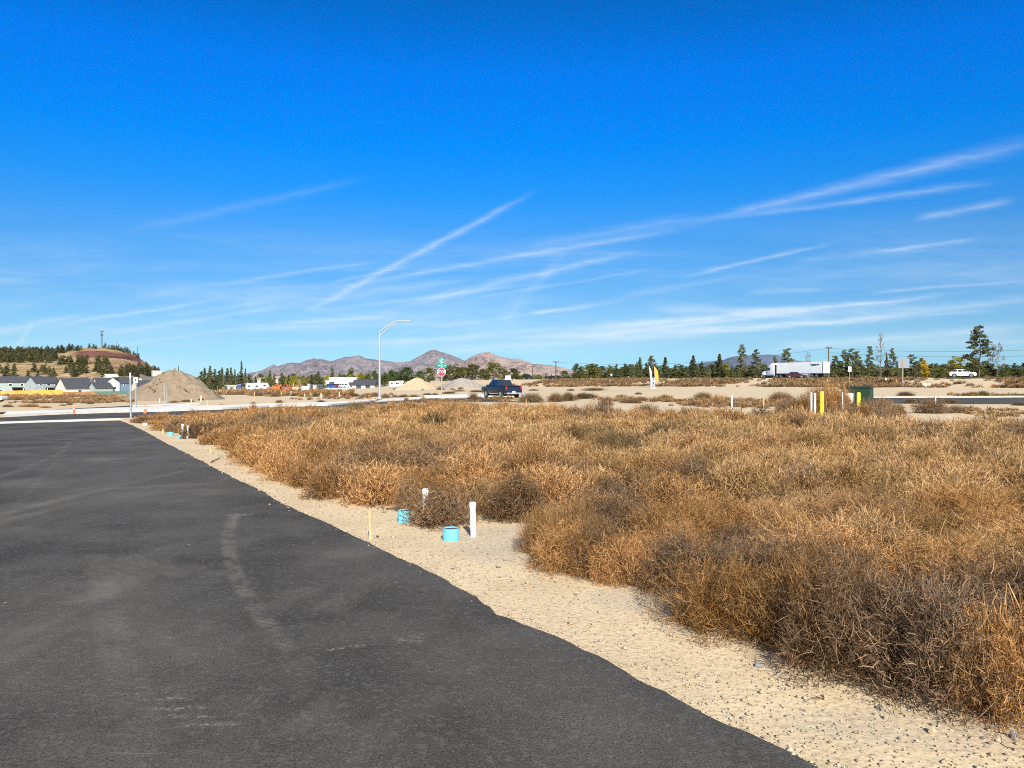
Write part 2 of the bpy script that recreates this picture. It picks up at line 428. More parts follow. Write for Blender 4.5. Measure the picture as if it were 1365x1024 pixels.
W = bpy.data.worlds.new('World'); SC.world = W; W.use_nodes = True
wt = NT(W.node_tree); bg = wt.n['Background']
sky = wt.new('ShaderNodeTexSky', sky_type='NISHITA', sun_disc=False, sun_elevation=SUN_EL, sun_rotation=SUN_AZ, altitude=900, air_density=1.0, dust_density=.4, ozone_density=2.2)
gen = wt.coord('Generated')
sx = wt.new('ShaderNodeSeparateXYZ'); wt.l.new(gen, sx.inputs[0])
EXPO = .9
# the clear sky's deep blue: the Nishita sky, tinted band by band of elevation (clean dry air)
NISH = ((2, .120, .208, .378), (100, .149, .256, .453), (200, .199, .336, .565), (260, .245, .405, .652), (330, .330, .526, .776), (400, .498, .730, .910), (455, .739, .930, .910), (480, .900, .992, .820), (500, .960, .949, .712))
SEEN = ((.001, .146, .577), (.001, .211, .90), (.002, .278, .995), (.018, .327, .995), (.088, .408, .95), (.19, .54, .98), (.35, .71, .98), (.40, .79, 1.0), (.44, .83, 1.02))
ramp = wt.new('ShaderNodeValToRGB'); el = ramp.color_ramp.elements
stops = [(math.sin(math.atan((HY - n[0]) / F)), [c / (2 ** EXPO * q) / 2 for c, q in zip(c3, n[1:])]) for n, c3 in zip(NISH, SEEN)]
stops = sorted(stops + [(.62, [.44, .46, .48]), (1.0, [.5, .5, .5])])
el[0].position = stops[0][0]; el[0].color = (*stops[0][1], 1); el[1].position = 1.0; el[1].color = (*stops[-1][1], 1)
for p, c in stops[1:-1]:
    e = el.new(p); e.color = (*c, 1)
wt.l.new(sx.outputs[2], ramp.inputs[0])
tw = wt.mix(1.0, ramp.outputs[0], (2, 2, 2), 'MULTIPLY')
tw = wt.mix(wt.ss(.15, -.35, sx.outputs[1]), tw, (1, 1, 1))       # the half of the sky with the sun in it stays pale
skycol = wt.mix(1.0, sky.outputs[0], tw, 'MULTIPLY')
# contrails and cirrus: long thin streaks at fixed bearings of the sky
yy = wt.m('MAXIMUM', sx.outputs[1], .05)
U, V = wt.m('DIVIDE', sx.outputs[0], yy), wt.m('DIVIDE', sx.outputs[2], yy)
cv = wt.new('ShaderNodeCombineXYZ'); wt.l.new(U, cv.inputs[0]); wt.l.new(V, cv.inputs[1])
fib = wt.noise(wt.scale(cv.outputs[0], (9, 60, 1), -.22), 1, 5, .65)
fin = wt.noise(wt.scale(cv.outputs[0], (16, 95, 1), -.28), 1, 6, .68, .6)
STREAKS = [  # x0, y0, x1, y1 (photo pixels), half width at both ends, strength
    (395, 422, 722, 252, 7, 6, .27), (440, 384, 940, 300, 5, 7, .21), (900, 303, 1420, 180, 7, 17, .21), (960, 292, 1345, 240, 5, 8, .18),
    (520, 412, 870, 330, 9, 6, .25), (360, 433, 545, 420, 5, 9, .28), (60, 436, 300, 398, 6, 4, .26), (-40, 450, 130, 416, 12, 4, .24), (140, 444, 400, 406, 6, 4, .22),
    (270, 382, 520, 346, 5, 4, .16), (905, 370, 1120, 322, 4, 4, .26), (1215, 293, 1360, 266, 6, 9, .22), (1165, 336, 1310, 316, 4, 4, .18),
    (700, 420, 800, 406, 6, 5, .22), (700, 446, 1290, 392, 9, 6, .34), (860, 412, 1120, 414, 8, 5, .32), (640, 452, 1250, 424, 7, 7, .28), (1150, 391, 1390, 372, 4, 4, .22),
    (990, 391, 1110, 385, 5, 4, .14), (440, 412, 720, 378, 4, 4, .18), (480, 462, 760, 436, 7, 5, .22), (150, 312, 500, 236, 10, 8, .07), (300, 440, 640, 430, 6, 6, .18), (1000, 468, 1400, 432, 9, 9, .22), (560, 470, 1000, 440, 10, 12, .26), (760, 438, 1330, 404, 16, 10, .22), (200, 424, 420, 392, 8, 6, .12), (660, 440, 760, 330, 16, 10, .10), (20, 470, 45, 425, 8, 6, .16), (1040, 352, 1330, 318, 10, 8, .10), (690, 330, 960, 286, 12, 10, .12), (380, 404, 640, 372, 8, 8, .14), (820, 396, 1000, 366, 8, 6, .12), (1100, 430, 1400, 396, 8, 10, .2), (600, 404, 905, 352, 3, 3, .13), (520, 446, 860, 396, 3, 4, .15), (760, 452, 1330, 384, 3, 4, .16), (90, 470, 420, 424, 3, 4, .13), (880, 446, 1180, 426, 4, 4, .18), (980, 436, 1365, 412, 4, 5, .16), (300, 462, 720, 448, 4, 5, .16), (430, 380, 560, 352, 3, 4, .13)]
acc = None
for x0, y0, x1, y1, w0, w1, k in STREAKS:
    a = Vector(((x0 - CX) / F, (HY - y0) / F)); b2 = Vector(((x1 - CX) / F, (HY - y1) / F)); d = b2 - a; Ln = d.length; d = d / Ln
    pu, pv = wt.m('SUBTRACT', U, a.x), wt.m('SUBTRACT', V, a.y)
    tt = wt.m('DIVIDE', wt.m('MULTIPLY_ADD', pu, d.x, wt.m('MULTIPLY', pv, d.y)), Ln)
    pe = wt.m('ABSOLUTE', wt.m('ADD', wt.m('MULTIPLY_ADD', pu, -d.y, wt.m('MULTIPLY', pv, d.x)), wt.m('MULTIPLY_ADD', fib, .010, -.005)))
    wd = wt.m('MULTIPLY_ADD', tt, (w1 - w0) / F * 1.4, w0 / F * 1.4)
    q = wt.m('SUBTRACT', 1, wt.m('DIVIDE', pe, wd), cl=True)
    q = wt.m('MULTIPLY', wt.m('MULTIPLY', q, q), wt.m('MULTIPLY', wt.ss(-.02, .2, tt), wt.ss(1.02, .72, tt)))
    q = wt.m('MULTIPLY', q, k * 1.4)
    acc = q if acc is None else wt.m('ADD', acc, q)
veil = wt.m('MULTIPLY', wt.ss(.40, .72, wt.noise(wt.scale(cv.outputs[0], (1.7, 17, 1), -.13), 1, 6, .62, .4)), wt.m('MULTIPLY', wt.ss(.24, .09, V), .36))
tex = wt.m('MULTIPLY_ADD', wt.ss(.25, .75, fin), .55, .55)
cl = wt.m('MULTIPLY', wt.m('MULTIPLY', wt.m('ADD', acc, veil), tex), wt.m('MULTIPLY', wt.ss(0, .1, sx.outputs[1]), wt.ss(0.0, .02, sx.outputs[2])))
cl = wt.m('MINIMUM', cl, .62)
CLOUD = (4.5, 5.1, 5.5)
skycol = wt.mix(cl, skycol, CLOUD)
wt.l.new(skycol, bg.inputs[0]); bg.inputs[1].default_value = .1

SC.view_settings.view_transform = 'Standard'; SC.view_settings.look = 'None'; SC.view_settings.exposure = EXPO; SC.view_settings.gamma = 1
SC.render.engine = 'CYCLES'
SC.cycles.use_denoising = False; SC.cycles.pixel_filter_type = 'BLACKMAN_HARRIS'; SC.cycles.filter_width = 1.0
SC.cycles.max_bounces = 6; SC.cycles.diffuse_bounces = 3; SC.cycles.transparent_max_bounces = 8; SC.cycles.volume_bounces = 0
SC.cycles.sample_clamp_indirect = 6

# ------------------------------------------------------------------ the land
def polar_ground():
    na, rr = 300, [0.0]
    r = .7
    while r < 4200: rr.append(r); r *= 1.042 if r < 500 else 1.09
    th = np.linspace(0, 2 * math.pi, na, endpoint=False)
    v = [(0, 0, 0)]; f = []
    for i, r in enumerate(rr[1:]):
        for a in th:
            x, y = r * math.sin(a), r * math.cos(a)
            v.append((x, y, ground_z(x, y)))
    n = len(rr) - 1
    me = bpy.data.meshes.new('sandy_ground')
    f = [(0, 1 + (k + 1) % na, 1 + k) for k in range(na)]
    for i in range(n - 1):
        for k in range(na):
            k2 = (k + 1) % na
            f.append((1 + i * na + k, 1 + i * na + k2, 1 + (i + 1) * na + k2, 1 + (i + 1) * na + k))
    me.from_pydata(v, [], f); me.materials.append(M['sand'])
    bm = bmesh.new(); bm.from_mesh(me); bmesh.ops.recalc_face_normals(bm, faces=bm.faces)
    if sum(q.normal.z for q in bm.faces) < 0: bmesh.ops.reverse_faces(bm, faces=bm.faces)
    bm.to_mesh(me); bm.free()
    me.polygons.foreach_set('use_smooth', [True] * len(me.polygons))
    tag(link('sandy_ground', me), kind='structure')
polar_ground()

def resample(pts, n):
    pts = [Vector(p) for p in pts]
    ln = [0]
    for a, b in zip(pts, pts[1:]): ln.append(ln[-1] + (b - a).length)
    out, j = [], 0
    for i in range(n):
        s = ln[-1] * i / (n - 1)
        while j < len(pts) - 2 and ln[j + 1] < s: j += 1
        k = (s - ln[j]) / max(1e-9, ln[j + 1] - ln[j])
        out.append(pts[j].lerp(pts[j + 1], k))
    return out

def strip(name, near, far, lift, mat, n=60, m=4, thick=0):
    """a sheet lying on the land between two ground polylines"""
    A, B = resample(near, n), resample(far, n)
    mb = MB(); g = [[None] * (m + 1) for _ in range(n)]
    for i in range(n):
        for j in range(m + 1):
            p = A[i].lerp(B[i], j / m); g[i][j] = Vector((p.x, p.y, ground_z(p.x, p.y) + lift))
    for i in range(n - 1):
        for j in range(m): mb.face((g[i][j], g[i + 1][j], g[i + 1][j + 1], g[i][j + 1]))
    if thick:
        for row in ([g[i][0] for i in range(n)], [g[i][m] for i in range(n)]):
            for a, b in zip(row, row[1:]): mb.face((a, b, b - Vector((0, 0, thick)), a - Vector((0, 0, thick))))
    return tag(mb.build(name, mat, smooth=False), kind='structure')

EDGE = [(160, 561), (177.6, 568), (198, 578), (218.6, 590), (239, 600), (268, 615), (298, 631), (324, 644), (353.5, 657.5), (377, 673.6), (409, 687), (430, 695.6), (465, 713), (500, 729), (535.5, 746.7), (583, 770), (634, 797), (653, 811), (662, 822), (682, 827), (711, 839), (748, 854), (796, 878), (847, 907), (900, 933), (957, 962), (1004, 984), (1048, 1004), (1085, 1024), (1290, 1130), (1700, 1370)]
edge = [G(*p) for p in EDGE] + [Vector((5.6, -4, 0)), Vector((10, -12, 0))]
fine = resample(edge, 1100)
for i, p in enumerate(fine):                      # the raw edge of the new paving is ragged
    q = .016 * hnoise(p.y * 5.1, p.x * 3.3, 5) + .009 * hnoise(p.y * 21, p.x * 17, 6) + .007 * hnoise(p.y * 71, p.x * 63, 8) + float(RNG.normal(0, .002))
    fine[i] = p + Vector((.86, .51, 0)) * q
ROADL = Vector((-.86, -.51, 0)) * 15
strip('road', fine, [p + ROADL for p in fine], .012, M['road'], 1100, 3, thick=.05)

GUT_N = [(-140, 572), (0, 565.4), (163, 559.6)]; GUT_F = [(-140, 569.0), (0, 562.9), (160, 557.9)]
strip('concrete_gutter', [G(*p) for p in GUT_N], [G(*p) for p in GUT_F], .02, M['concrete'], 30, 2, .1)
ST_F = [(-140, 563.5), (0, 557.6), (94, 553), (168, 550.6), (230, 549.2), (300, 546.6), (360, 543.5), (440, 541.5), (474, 538.0), (503, 534.4), (560, 532.8), (640, 531.0)]
ST_N = [(-140, 568.6), (0, 562.7), (160, 557.7), (196, 555.6), (260, 552.5), (330, 549.5), (400, 546.5), (460, 543.5), (505, 540), (560, 537.8), (640, 536), (700, 536)]
strip('cross_street', [G(*p) for p in ST_N], [G(*p) for p in ST_F], .03, M['asphalt'], 60, 3, .05)
WK_N = [(4, 557.1), (94, 552.7), (168, 550.3), (230, 548.8), (300, 546.3), (360, 543.2), (440, 541.2), (474, 537.7), (503, 534.2)]
WK_F = [(10, 552), (91, 549), (168, 545.5), (230, 543.8), (300, 542.3), (360, 539.6), (440, 537.8), (474, 535.8), (500, 533.2)]
strip('sidewalk', [G(*p) for p in WK_N], [G(*p) for p in WK_F], .13, M['concrete'], 50, 2, .14)
strip('sidewalk', [G(*p) for p in ((566, 530.4), (630, 529.2), (700, 528.8))], [G(*p) for p in ((564, 528.2), (630, 527.2), (700, 527))], .13, M['concrete'], 20, 2, .14)
strip('sidewalk', [G(*p) for p in ((500, 537), (520, 535.4), (562, 532.6))], [G(*p) for p in ((512, 533.4), (530, 532), (560, 530.6))], .13, M['concrete'], 20, 2, .14)
strip('back_lane', [G(*p) for p in ((-60, 555.4), (10, 551.8), (91, 548.8), (168, 545.3), (178, 545))], [G(*p) for p in ((-60, 553.5), (0, 550.6), (60, 548), (100, 545.3), (176, 540.8))], .04, M['asphalt'], 40, 2, .04)
strip('side_street', [G(*p) for p in ((1150, 538.0), (1280, 539), (1365, 539), (1500, 539))], [G(*p) for p in ((1165, 530.6), (1270, 530.4), (1365, 530), (1500, 530))], .02, M['asphalt'], 30, 3, .03)
strip('kerb', [G(*p) for p in ((1120, 530.5), (1270, 530.2), (1365, 529.8), (1500, 529.8))], [G(*p) for p in ((1120, 529.6), (1270, 529.3), (1365, 528.9), (1500, 528.9))], .10, M['concrete_tan'], 30, 1, .14)
hw = [Vector((x, y, 0)) for x, y in ((125, 90), (96, 118), (84, 140), (77, 185), (62, 235), (32, 310), (-25, 420))]
strip('highway', [p - Vector((7, 4, 0)) for p in hw], [p + Vector((9, 5, 0)) for p in hw], .06, M['asphalt'], 60, 4, .03)

def hill_mesh(name, prof, d0, d1, d2, base, mat, amp, px_pad=12, nu=260, nt=60, sharp=1.0, seed=0):
    """a real hill: the ridge line at distance d1, its foot at d0, its far side falling to d2"""
    u0, u1 = (prof[0][0] - CX) / F, (prof[-1][0] - CX) / F
    v, f = [], []
    for i in range(nu + 1):
        u = u0 + (u1 - u0) * i / nu
        crest = EYE + (HY - interp(prof, CX + u * F)) / F * d1
        for j in range(nt + 1):
            y = d0 + (d2 - d0) * j / nt
            if y <= d1:
                t = (y - d0) / (d1 - d0); k = t ** sharp * (.65 + .35 * t)
            else:
                t = (y - d1) / (d2 - d1); k = 1 - sstep(0, 1, t)
            w = 4 * k * (1 - k)
            x = u * y
            gul = abs(math.sin(u * 46 + seed + .8 * math.sin(y / (d1 - d0) * 5 + u * 20))) - .6
            n = (hnoise(x / d1 * 60, y / d1 * 40, seed) * .5 + gul * 1.0 + .45 * hnoise(x / d1 * 190, y / d1 * 120, seed + 1) + .28 * hnoise(x / d1 * 620, y / d1 * 300, seed + 2)) * amp * (w + .06 * k)
            v.append((x, y, base + (crest - base) * k + n))
    for i in range(nu):
        for j in range(nt):
            a = i * (nt + 1) + j
            f.append((a, a + nt + 1, a + nt + 2, a + 1))
    me = bpy.data.meshes.new(name); me.from_pydata(v, [], f); me.materials.append(mat)
    me.polygons.foreach_set('use_smooth', [True] * len(me.polygons))
    return tag(link(name, me), kind='structure')

def butte():
    v, f = [], []; nu, nt = 240, 70
    for i in range(nu + 1):
        u = (-880 + 1182 * i / nu - CX) / F
        for j in range(nt + 1):
            y = HD0 + (HD2 - HD0) * (j / nt) ** 1.15
            x = u * y; z = hill_z(x, y)
            v.append((x, y, z if i < nu else -9))
    for i in range(nu):
        for j in range(nt):
            a = i * (nt + 1) + j; f.append((a, a + nt + 1, a + nt + 2, a + 1))
    me = bpy.data.meshes.new('cinder_hill'); me.from_pydata(v, [], f); me.materials.append(M['cinder_hill'])
    me.polygons.foreach_set('use_smooth', [True] * len(me.polygons))
    tag(link('cinder_hill', me), kind='structure')
butte()
A_ = [(270, 508), (315, 503), (330, 498), (346, 495), (354, 491), (360, 487.6), (363, 486.4), (365, 484.8), (367, 487.2), (370, 488), (377, 486), (383, 484), (390, 483.4), (399, 485), (407, 481), (416, 478.2), (418, 476.8), (421, 478.4), (428, 478), (441, 481.3), (450, 478.5), (458, 476), (470, 475.4), (478, 473.8), (484, 476.5), (491, 478.5), (504, 480.4), (516, 481.2), (527, 482.6), (546, 483), (560, 484), (600, 489), (660, 500), (700, 508)]
B_ = [(470, 508), (505, 491), (527, 484.5), (546, 481.6), (560, 474.2), (570, 468.6), (576, 466.2), (580, 466.4), (586, 468.8), (594, 471.4), (603, 474), (611, 477), (620, 480.8), (632, 486), (650, 492), (690, 502), (710, 508)]
C_ = [(560, 508), (590, 495), (606, 488), (620, 480.8), (627, 476.5), (633, 473.6), (641, 471), (649, 469.2), (656, 471.2), (662.6, 474.2), (672, 476.6), (681, 478.4), (692, 478.4), (701, 481.8), (711, 485.4), (725, 486.2), (740, 487.8), (752, 490.5), (762, 493), (775, 495), (800, 500), (840, 508)]
D_ = [(880, 508), (905, 493), (927, 485), (945, 482.6), (964, 480), (971, 477), (979, 475.2), (996, 474), (1014, 472.8), (1026, 472.6), (1036, 473.4), (1047, 476), (1059, 480), (1070, 482), (1081, 484), (1100, 490), (1130, 497), (1180, 508)]
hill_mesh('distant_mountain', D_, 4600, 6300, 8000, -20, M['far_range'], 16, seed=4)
hill_mesh('mountain', B_, 3100, 4600, 5900, -20, M['range'], 30, seed=2)
hill_mesh('mountain', A_, 2500, 3900, 5200, -20, M['range'], 26, seed=1)
hill_mesh('mountain', C_, 2100, 3200, 4300, -20, M['butte'], 20, seed=3)

def soil_pile(name, label, px, y, w, h, mat, flat=.08, seed=0, cat='soil pile', clods=0, ex=1.0):
    """a heaped cone of loose soil with a rounded, lumpy crown and slumps down its sides"""
    c = onland(px, y); nr, na = 34, 90
    v, f = [(0, 0, h)], []
    for i in range(1, nr + 1):
        r = i / nr
        for k in range(na):
            a = 2 * math.pi * k / na
            rr = 1 + .07 * math.sin(3 * a + seed) + .05 * math.sin(5 * a + 2 * seed)
            rf = max(0, r - flat) / (1 - flat)
            z = h * max(0, 1.02 - math.sqrt(rf * rf * ex + .012))
            amp = h * .055 * (1 - abs(2 * r - 1)) ** .6 + .01
            z += amp * (hnoise(math.cos(a) * r * 9, math.sin(a) * r * 9, seed) + .7 * hnoise(math.cos(a) * r * 24, math.sin(a) * r * 24, seed + 1)) + (amp * .7 * math.sin(a * 14 + seed + r * 3) * r)
            if i == nr: z = -.4
            v.append((math.cos(a) * r * rr * w / 2, math.sin(a) * r * rr * w / 2 * .9, z))
    f = [(0, 1 + k, 1 + (k + 1) % na) for k in range(na)]
    for i in range(nr - 1):
        for k in range(na):
            k2 = (k + 1) % na; b = 1 + i * na
            f.append((b + k, b + na + k, b + na + k2, b + k2))
    me = bpy.data.meshes.new(name); me.from_pydata(v, [], f); me.materials.append(mat)
    me.polygons.foreach_set('use_smooth', [True] * len(me.polygons))
    return tag(link(name, me, None, c), label, cat)
pile = soil_pile('soil_pile', 'big brown conical heap of excavated soil with dark clods on its left', 233, 112, 14.6, 4.75, M['pile'], .07, 2, ex=1.04)
soil_pile('sand_pile', 'pale tan heap of sand just right of the tall street lamp', 556, 185, 10.5, 3.1, M['pile_tan'], .03, 4)
soil_pile('gravel_pile', 'low grey gravel heap behind the stop sign and the blue pickup', 616, 190, 12.5, 2.7, M['pile_grey'], .05, 6)

# clods and rubble on the big pile: one thing each for the dark chunks one can pick out
def rock_mesh(seed, mat, name='rock'):
    rg = random.Random(seed); bm = bmesh.new()
    bmesh.ops.create_icosphere(bm, subdivisions=2, radius=.5)
    for vtx in bm.verts:
        n = vtx.co.normalized()
        vtx.co *= .8 + .5 * abs(hnoise(n.x * 2.2 + seed, n.y * 2.2 + n.z * 1.7, seed)) + rg.uniform(-.06, .06)
    for q in range(5):
        d = Vector((rg.uniform(-1, 1), rg.uniform(-1, 1), rg.uniform(-1, 1))).normalized()
        for vtx in bm.verts:
            k = vtx.co.dot(d) - .36
            if k > 0: vtx.co -= d * k
    me = bpy.data.meshes.new(name); bm.to_mesh(me); bm.free(); me.materials.append(mat); return me
M['clod'] = pm('dark_clod', (.085, .06, .04), (.12, .085, .055), 3, .95, bump=.5)
M['rock_grey'] = pm('grey_rock', (.27, .26, .25), (.20, .19, .18), 22, .9, bump=.5)
M['rock_sand'] = pm('sandy_rock', (.46, .37, .24), (.38, .30, .19), 22, .95, bump=.5)
clods = [rock_mesh(s, M['clod'], 'soil_clod') for s in range(3)]
def pile_hit(px, py):
    d = Vector(((px - CX) / F, 1, -(py - HY) / F)); o = Vector((0, 0, EYE)) - pile.location
    ok, loc, nrm, idx = pile.ray_cast(o, d.normalized())
    return loc + pile.location if ok else None
bpy.context.view_layer.update()
for i, (px, py, s) in enumerate(((200, 517.5, 1.9), (203, 519.5, 1.5), (206, 520.5, 2.0), (209, 513, 1.5), (214, 509.5, 1.4), (206, 523, 2.0), (210, 518, 1.2), (198, 515.5, 1.3), (213, 506, 1.3), (218.5, 497.5, 1.2), (232, 495.5, .8), (240.5, 511.5, .8), (235.5, 517.5, 1.0), (246, 519.5, 1.7), (248.5, 521.5, 1.7), (251.5, 523, 1.2), (256, 517, .7), (286, 524, 1.8), (288.5, 527, 1.5), (205, 511, .9), (262, 526, .7)) + tuple((RNG.uniform(190, 280), RNG.uniform(496, 531), RNG.uniform(.25, .6)) for _ in range(55))):
    p = pile_hit(px, py)
    if p is None: continue
    o = tag(link('soil_clod', clods[i % 3], None, p), 'dark clod of earth lying on the big brown soil heap', 'clod', 'dark clods on the soil heap')
    k = s * .11 * 1.9; o.scale = (k * 1.25, k, k * .8); o.rotation_euler = (i, i * .7, i * 2.1)

# ------------------------------------------------------------------ plants
def twigs(rg, n, Rr, H, length, width, up=.8, spread=.7, noise=.45, segs=3, inner=.42, lump=.16, droop=0.0, curl=.5):
    """n curved tapering twigs filling a domed bush; returns vertices, quads and a tint per quad"""
    ph = rg.uniform(0, 2 * math.pi, n)
    ct = rg.uniform(-.02, 1, n) ** .85; ct = np.nan_to_num(ct, nan=0.0)
    st = np.sqrt(np.maximum(0, 1 - ct ** 2))
    dirs = np.stack([np.cos(ph) * st, np.sin(ph) * st, ct], 1)
    a1, a2 = rg.uniform(0, 6.28, 2)
    lm = 1 + lump * (np.sin(3 * ph + a1) * st + np.sin(5 * ph + 4 * ct + a2) * .7 + .5 * np.sin(9 * ph + 7 * ct))
    r = inner + (1 - inner) * rg.uniform(0, 1, n) ** .6
    p = dirs * (r * lm)[:, None] * np.array([Rr, Rr, H])
    p[:, 2] = np.maximum(p[:, 2], .012)
    d = dirs * spread * np.array([1, 1, .4]) + np.array([0, 0, up]) + rg.normal(0, noise, (n, 3))
    d /= np.linalg.norm(d, axis=1)[:, None]
    L = length * rg.uniform(.5, 1.5, n)
    bend = rg.normal(0, 1, (n, 3)); bend -= (bend * d).sum(1)[:, None] * d
    bend /= np.linalg.norm(bend, axis=1)[:, None] + 1e-9
    bend = bend * curl * rg.uniform(.2, 1, n)[:, None] + np.array([0, 0, .25 - droop])
    wv = np.cross(d, rg.normal(0, 1, (n, 3))); wv /= np.linalg.norm(wv, axis=1)[:, None] + 1e-9
    w = width * rg.uniform(.6, 1.4, n)
    V, pts = [], p
    for s in range(segs + 1):
        t = s / segs
        q = p + d * (L * t)[:, None] + bend * (L * t * t * .5)[:, None]
        ww = wv * (w * (1 - .8 * t ** 1.5) * .5)[:, None]
        V += [q - ww, q + ww]
    V = np.stack(V, 1)                                     # n, 2(segs+1), 3
    V[:, :, 2] = np.maximum(V[:, :, 2], .004)
    k = 2 * (segs + 1)
    base = np.arange(n)[:, None] * k
    Q = np.concatenate([np.stack([base[:, 0] + 2 * s, base[:, 0] + 2 * s + 1, base[:, 0] + 2 * s + 3, base[:, 0] + 2 * s + 2], 1) for s in range(segs)])
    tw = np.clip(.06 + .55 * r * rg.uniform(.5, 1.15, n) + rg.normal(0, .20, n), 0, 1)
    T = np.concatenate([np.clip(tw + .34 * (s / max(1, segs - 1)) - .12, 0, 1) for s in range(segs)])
    return V.reshape(-1, 3), Q, T

def stems(rg, n, Rr, H, width):
    ph = rg.uniform(0, 6.28, n); ct = rg.uniform(.1, 1, n); st = np.sqrt(1 - ct ** 2)
    end = np.stack([np.cos(ph) * st * Rr, np.sin(ph) * st * Rr, ct * H], 1) * rg.uniform(.6, .95, n)[:, None]
    V, Q = [], []
    wv = np.cross(end, rg.normal(0, 1, (n, 3))); wv /= np.linalg.norm(wv, axis=1)[:, None]
    for s in range(5):
        t = s / 4
        q = end * np.array([t ** .8, t ** .8, t ** 1.25][0:3]) + np.array([0, 0, .0])
        V += [q - wv * width * (1.2 - t) * .5, q + wv * width * (1.2 - t) * .5]
    V = np.stack(V, 1); base = np.arange(n) * 10
    Q = np.concatenate([np.stack([base + 2 * s, base + 2 * s + 1, base + 2 * s + 3, base + 2 * s + 2], 1) for s in range(4)])
    return V.reshape(-1, 3), Q, np.clip(rg.uniform(.0, .3, len(Q)), 0, 1)

def join(*parts):
    V, Q, T, o = [], [], [], 0
    for v, q, t in parts: V.append(v); Q.append(q + o); T.append(t); o += len(v)
    return np.concatenate(V), np.concatenate(Q), np.concatenate(T)

def leafcloud(rg, cen, rad, n, size, flat=1.0):
    """n small leaf tufts through a lobe's volume"""
    d = rg.normal(0, 1, (n, 3)); d /= np.linalg.norm(d, axis=1)[:, None]
    p = np.array(cen) + d * (np.array(rad) * (rg.uniform(.25, 1, n) ** .45)[:, None])
    a = rg.normal(0, 1, (n, 3)); a /= np.linalg.norm(a, axis=1)[:, None]
    b = np.cross(a, rg.normal(0, 1, (n, 3))); b /= np.linalg.norm(b, axis=1)[:, None]
    s = (size * rg.uniform(.5, 1.4, n))[:, None]
    V = np.stack([p - a * s, p - b * s * .5, p + a * s, p + b * s * .5], 1)
    T = np.clip(rg.normal(.45, .2, n), 0, 1)
    return V.reshape(-1, 3), np.arange(4 * n).reshape(n, 4), T
WEED = dict(rust=((.062, .034, .017), (.38, .200, .083), (.82, .51, .24)),
            straw=((.075, .045, .022), (.42, .25, .112), (.86, .60, .31)),
            grey=((.040, .026, .016), (.215, .138, .085), (.54, .37, .23)),
            olive=((.05, .04, .022), (.175, .125, .065), (.37, .27, .145)))
for k, c in WEED.items():
    M['weed_' + k] = leafmat(k + '_twigs', *c); M['weeds_' + k] = leafmat(k + '_twigs_far', *c, merged=True)

def bush_mesh(name, mat, seed, n, Rr, H, length, width, nst=50, fl=0, fs=.006, **kw):
    rg = np.random.default_rng(seed)
    v, q, t = join(twigs(rg, n, Rr, H, length, width, **kw), twigs(rg, n // 6, Rr * 1.04, H * 1.05, length * 1.5, width * .8, **{**kw, 'inner': .8}), stems(rg, nst, Rr, H, width * 1.3))
    if fl:
        g = leafcloud(rg, (0, 0, 0), (Rr, Rr, H), fl, fs)
        v2 = g[0].reshape(-1, 4, 3); cz = v2[:, :, 2].mean(1); v2[:, :, 2] += (np.abs(cz) - cz)[:, None] + .01
        v, q, t = join((v, q, t), (v2.reshape(-1, 3), g[1], np.clip(g[2] + .12, 0, 1)))
    return mesh_np(name, v, q, mat, t)
UNIT = []      # (mesh, kind, radius, height): near and far detail of each kind of bush
NEAR, FARB = {}, {}
for i, kind in enumerate(('rust', 'straw', 'grey', 'olive')):
    cfg = dict(rust=dict(up=.42, spread=.7, noise=.75, lump=.28, curl=.9), straw=dict(up=.6, spread=.6, noise=.65, lump=.26, curl=.8), grey=dict(up=.28, spread=.85, noise=.75, curl=1.5, lump=.28), olive=dict(up=.3, spread=.8, noise=.75, curl=1.4, lump=.24))[kind]
    NEAR[kind] = [bush_mesh('weed_bush', M['weed_' + kind], 40 + i * 10 + s, 10500, .5, .5, .066, .0052, fl=2400, fs=.0060, **cfg) for s in range(3)]
    FARB[kind] = [bush_mesh('weed_bush', M['weed_' + kind], 80 + i * 10 + s, 3600, .5, .5, .090, .0095, segs=2, fl=1900, fs=.011, **cfg) for s in range(3)]

FIELD_NEAR = [(186, 562), (200, 567), (250, 586), (300, 600), (340, 620), (400, 648), (460, 671), (515, 686), (575, 681), (645, 690), (700, 737), (742, 760), (790, 780), (838, 788), (880, 800), (900, 842), (935, 862), (1010, 872), (1065, 895), (1130, 926), (1200, 952), (1290, 970), (1365, 990), (1520, 1030), (2100, 1200)]
FIELD_FAR = [(2100, 592), (1520, 583), (1365, 580), (1290, 581), (1215, 577), (1130, 570), (1060, 563), (1000, 566), (940, 561), (850, 560), (770, 559), (700, 553), (620, 549), (560, 549), (500, 552), (430, 553), (360, 556), (300, 559), (240, 560), (186, 560.5)]
poly = [(G(*p).x, G(*p).y) for p in FIELD_NEAR + FIELD_FAR]
def inside(x, y):
    c = False; j = len(poly) - 1
    for i in range(len(poly)):
        (xi, yi), (xj, yj) = poly[i], poly[j]
        if (yi > y) != (yj > y) and x < (xj - xi) * (y - yi) / (yj - yi) + xi: c = not c
        j = i
    return c
CLEAR = [(G(px, py).x, G(px, py).y, rr) for px, py, rr in ((866, 806, .30), (655, 716, .45), (1010, 640, .3), (905, 612, .35), (1150, 640, .3), (1230, 742, .22), (855, 702, .22), (1180, 690, .22), (720, 610, .3), (560, 610, .35), (450, 600, .35), (1290, 640, .3), (1035, 722, .33), (985, 690, .22), (800, 655, .25), (1088, 565, .35), (1144, 566, .4), (300, 596, .3), (246, 588, .8), (228, 582, .7), (285, 604, .6), (217, 579, .5), (192, 567, .6), (567, 686, .75), (631, 715, .5), (650, 700, .5))]
BUSHES = []   # x, y, radius, height, kind, label
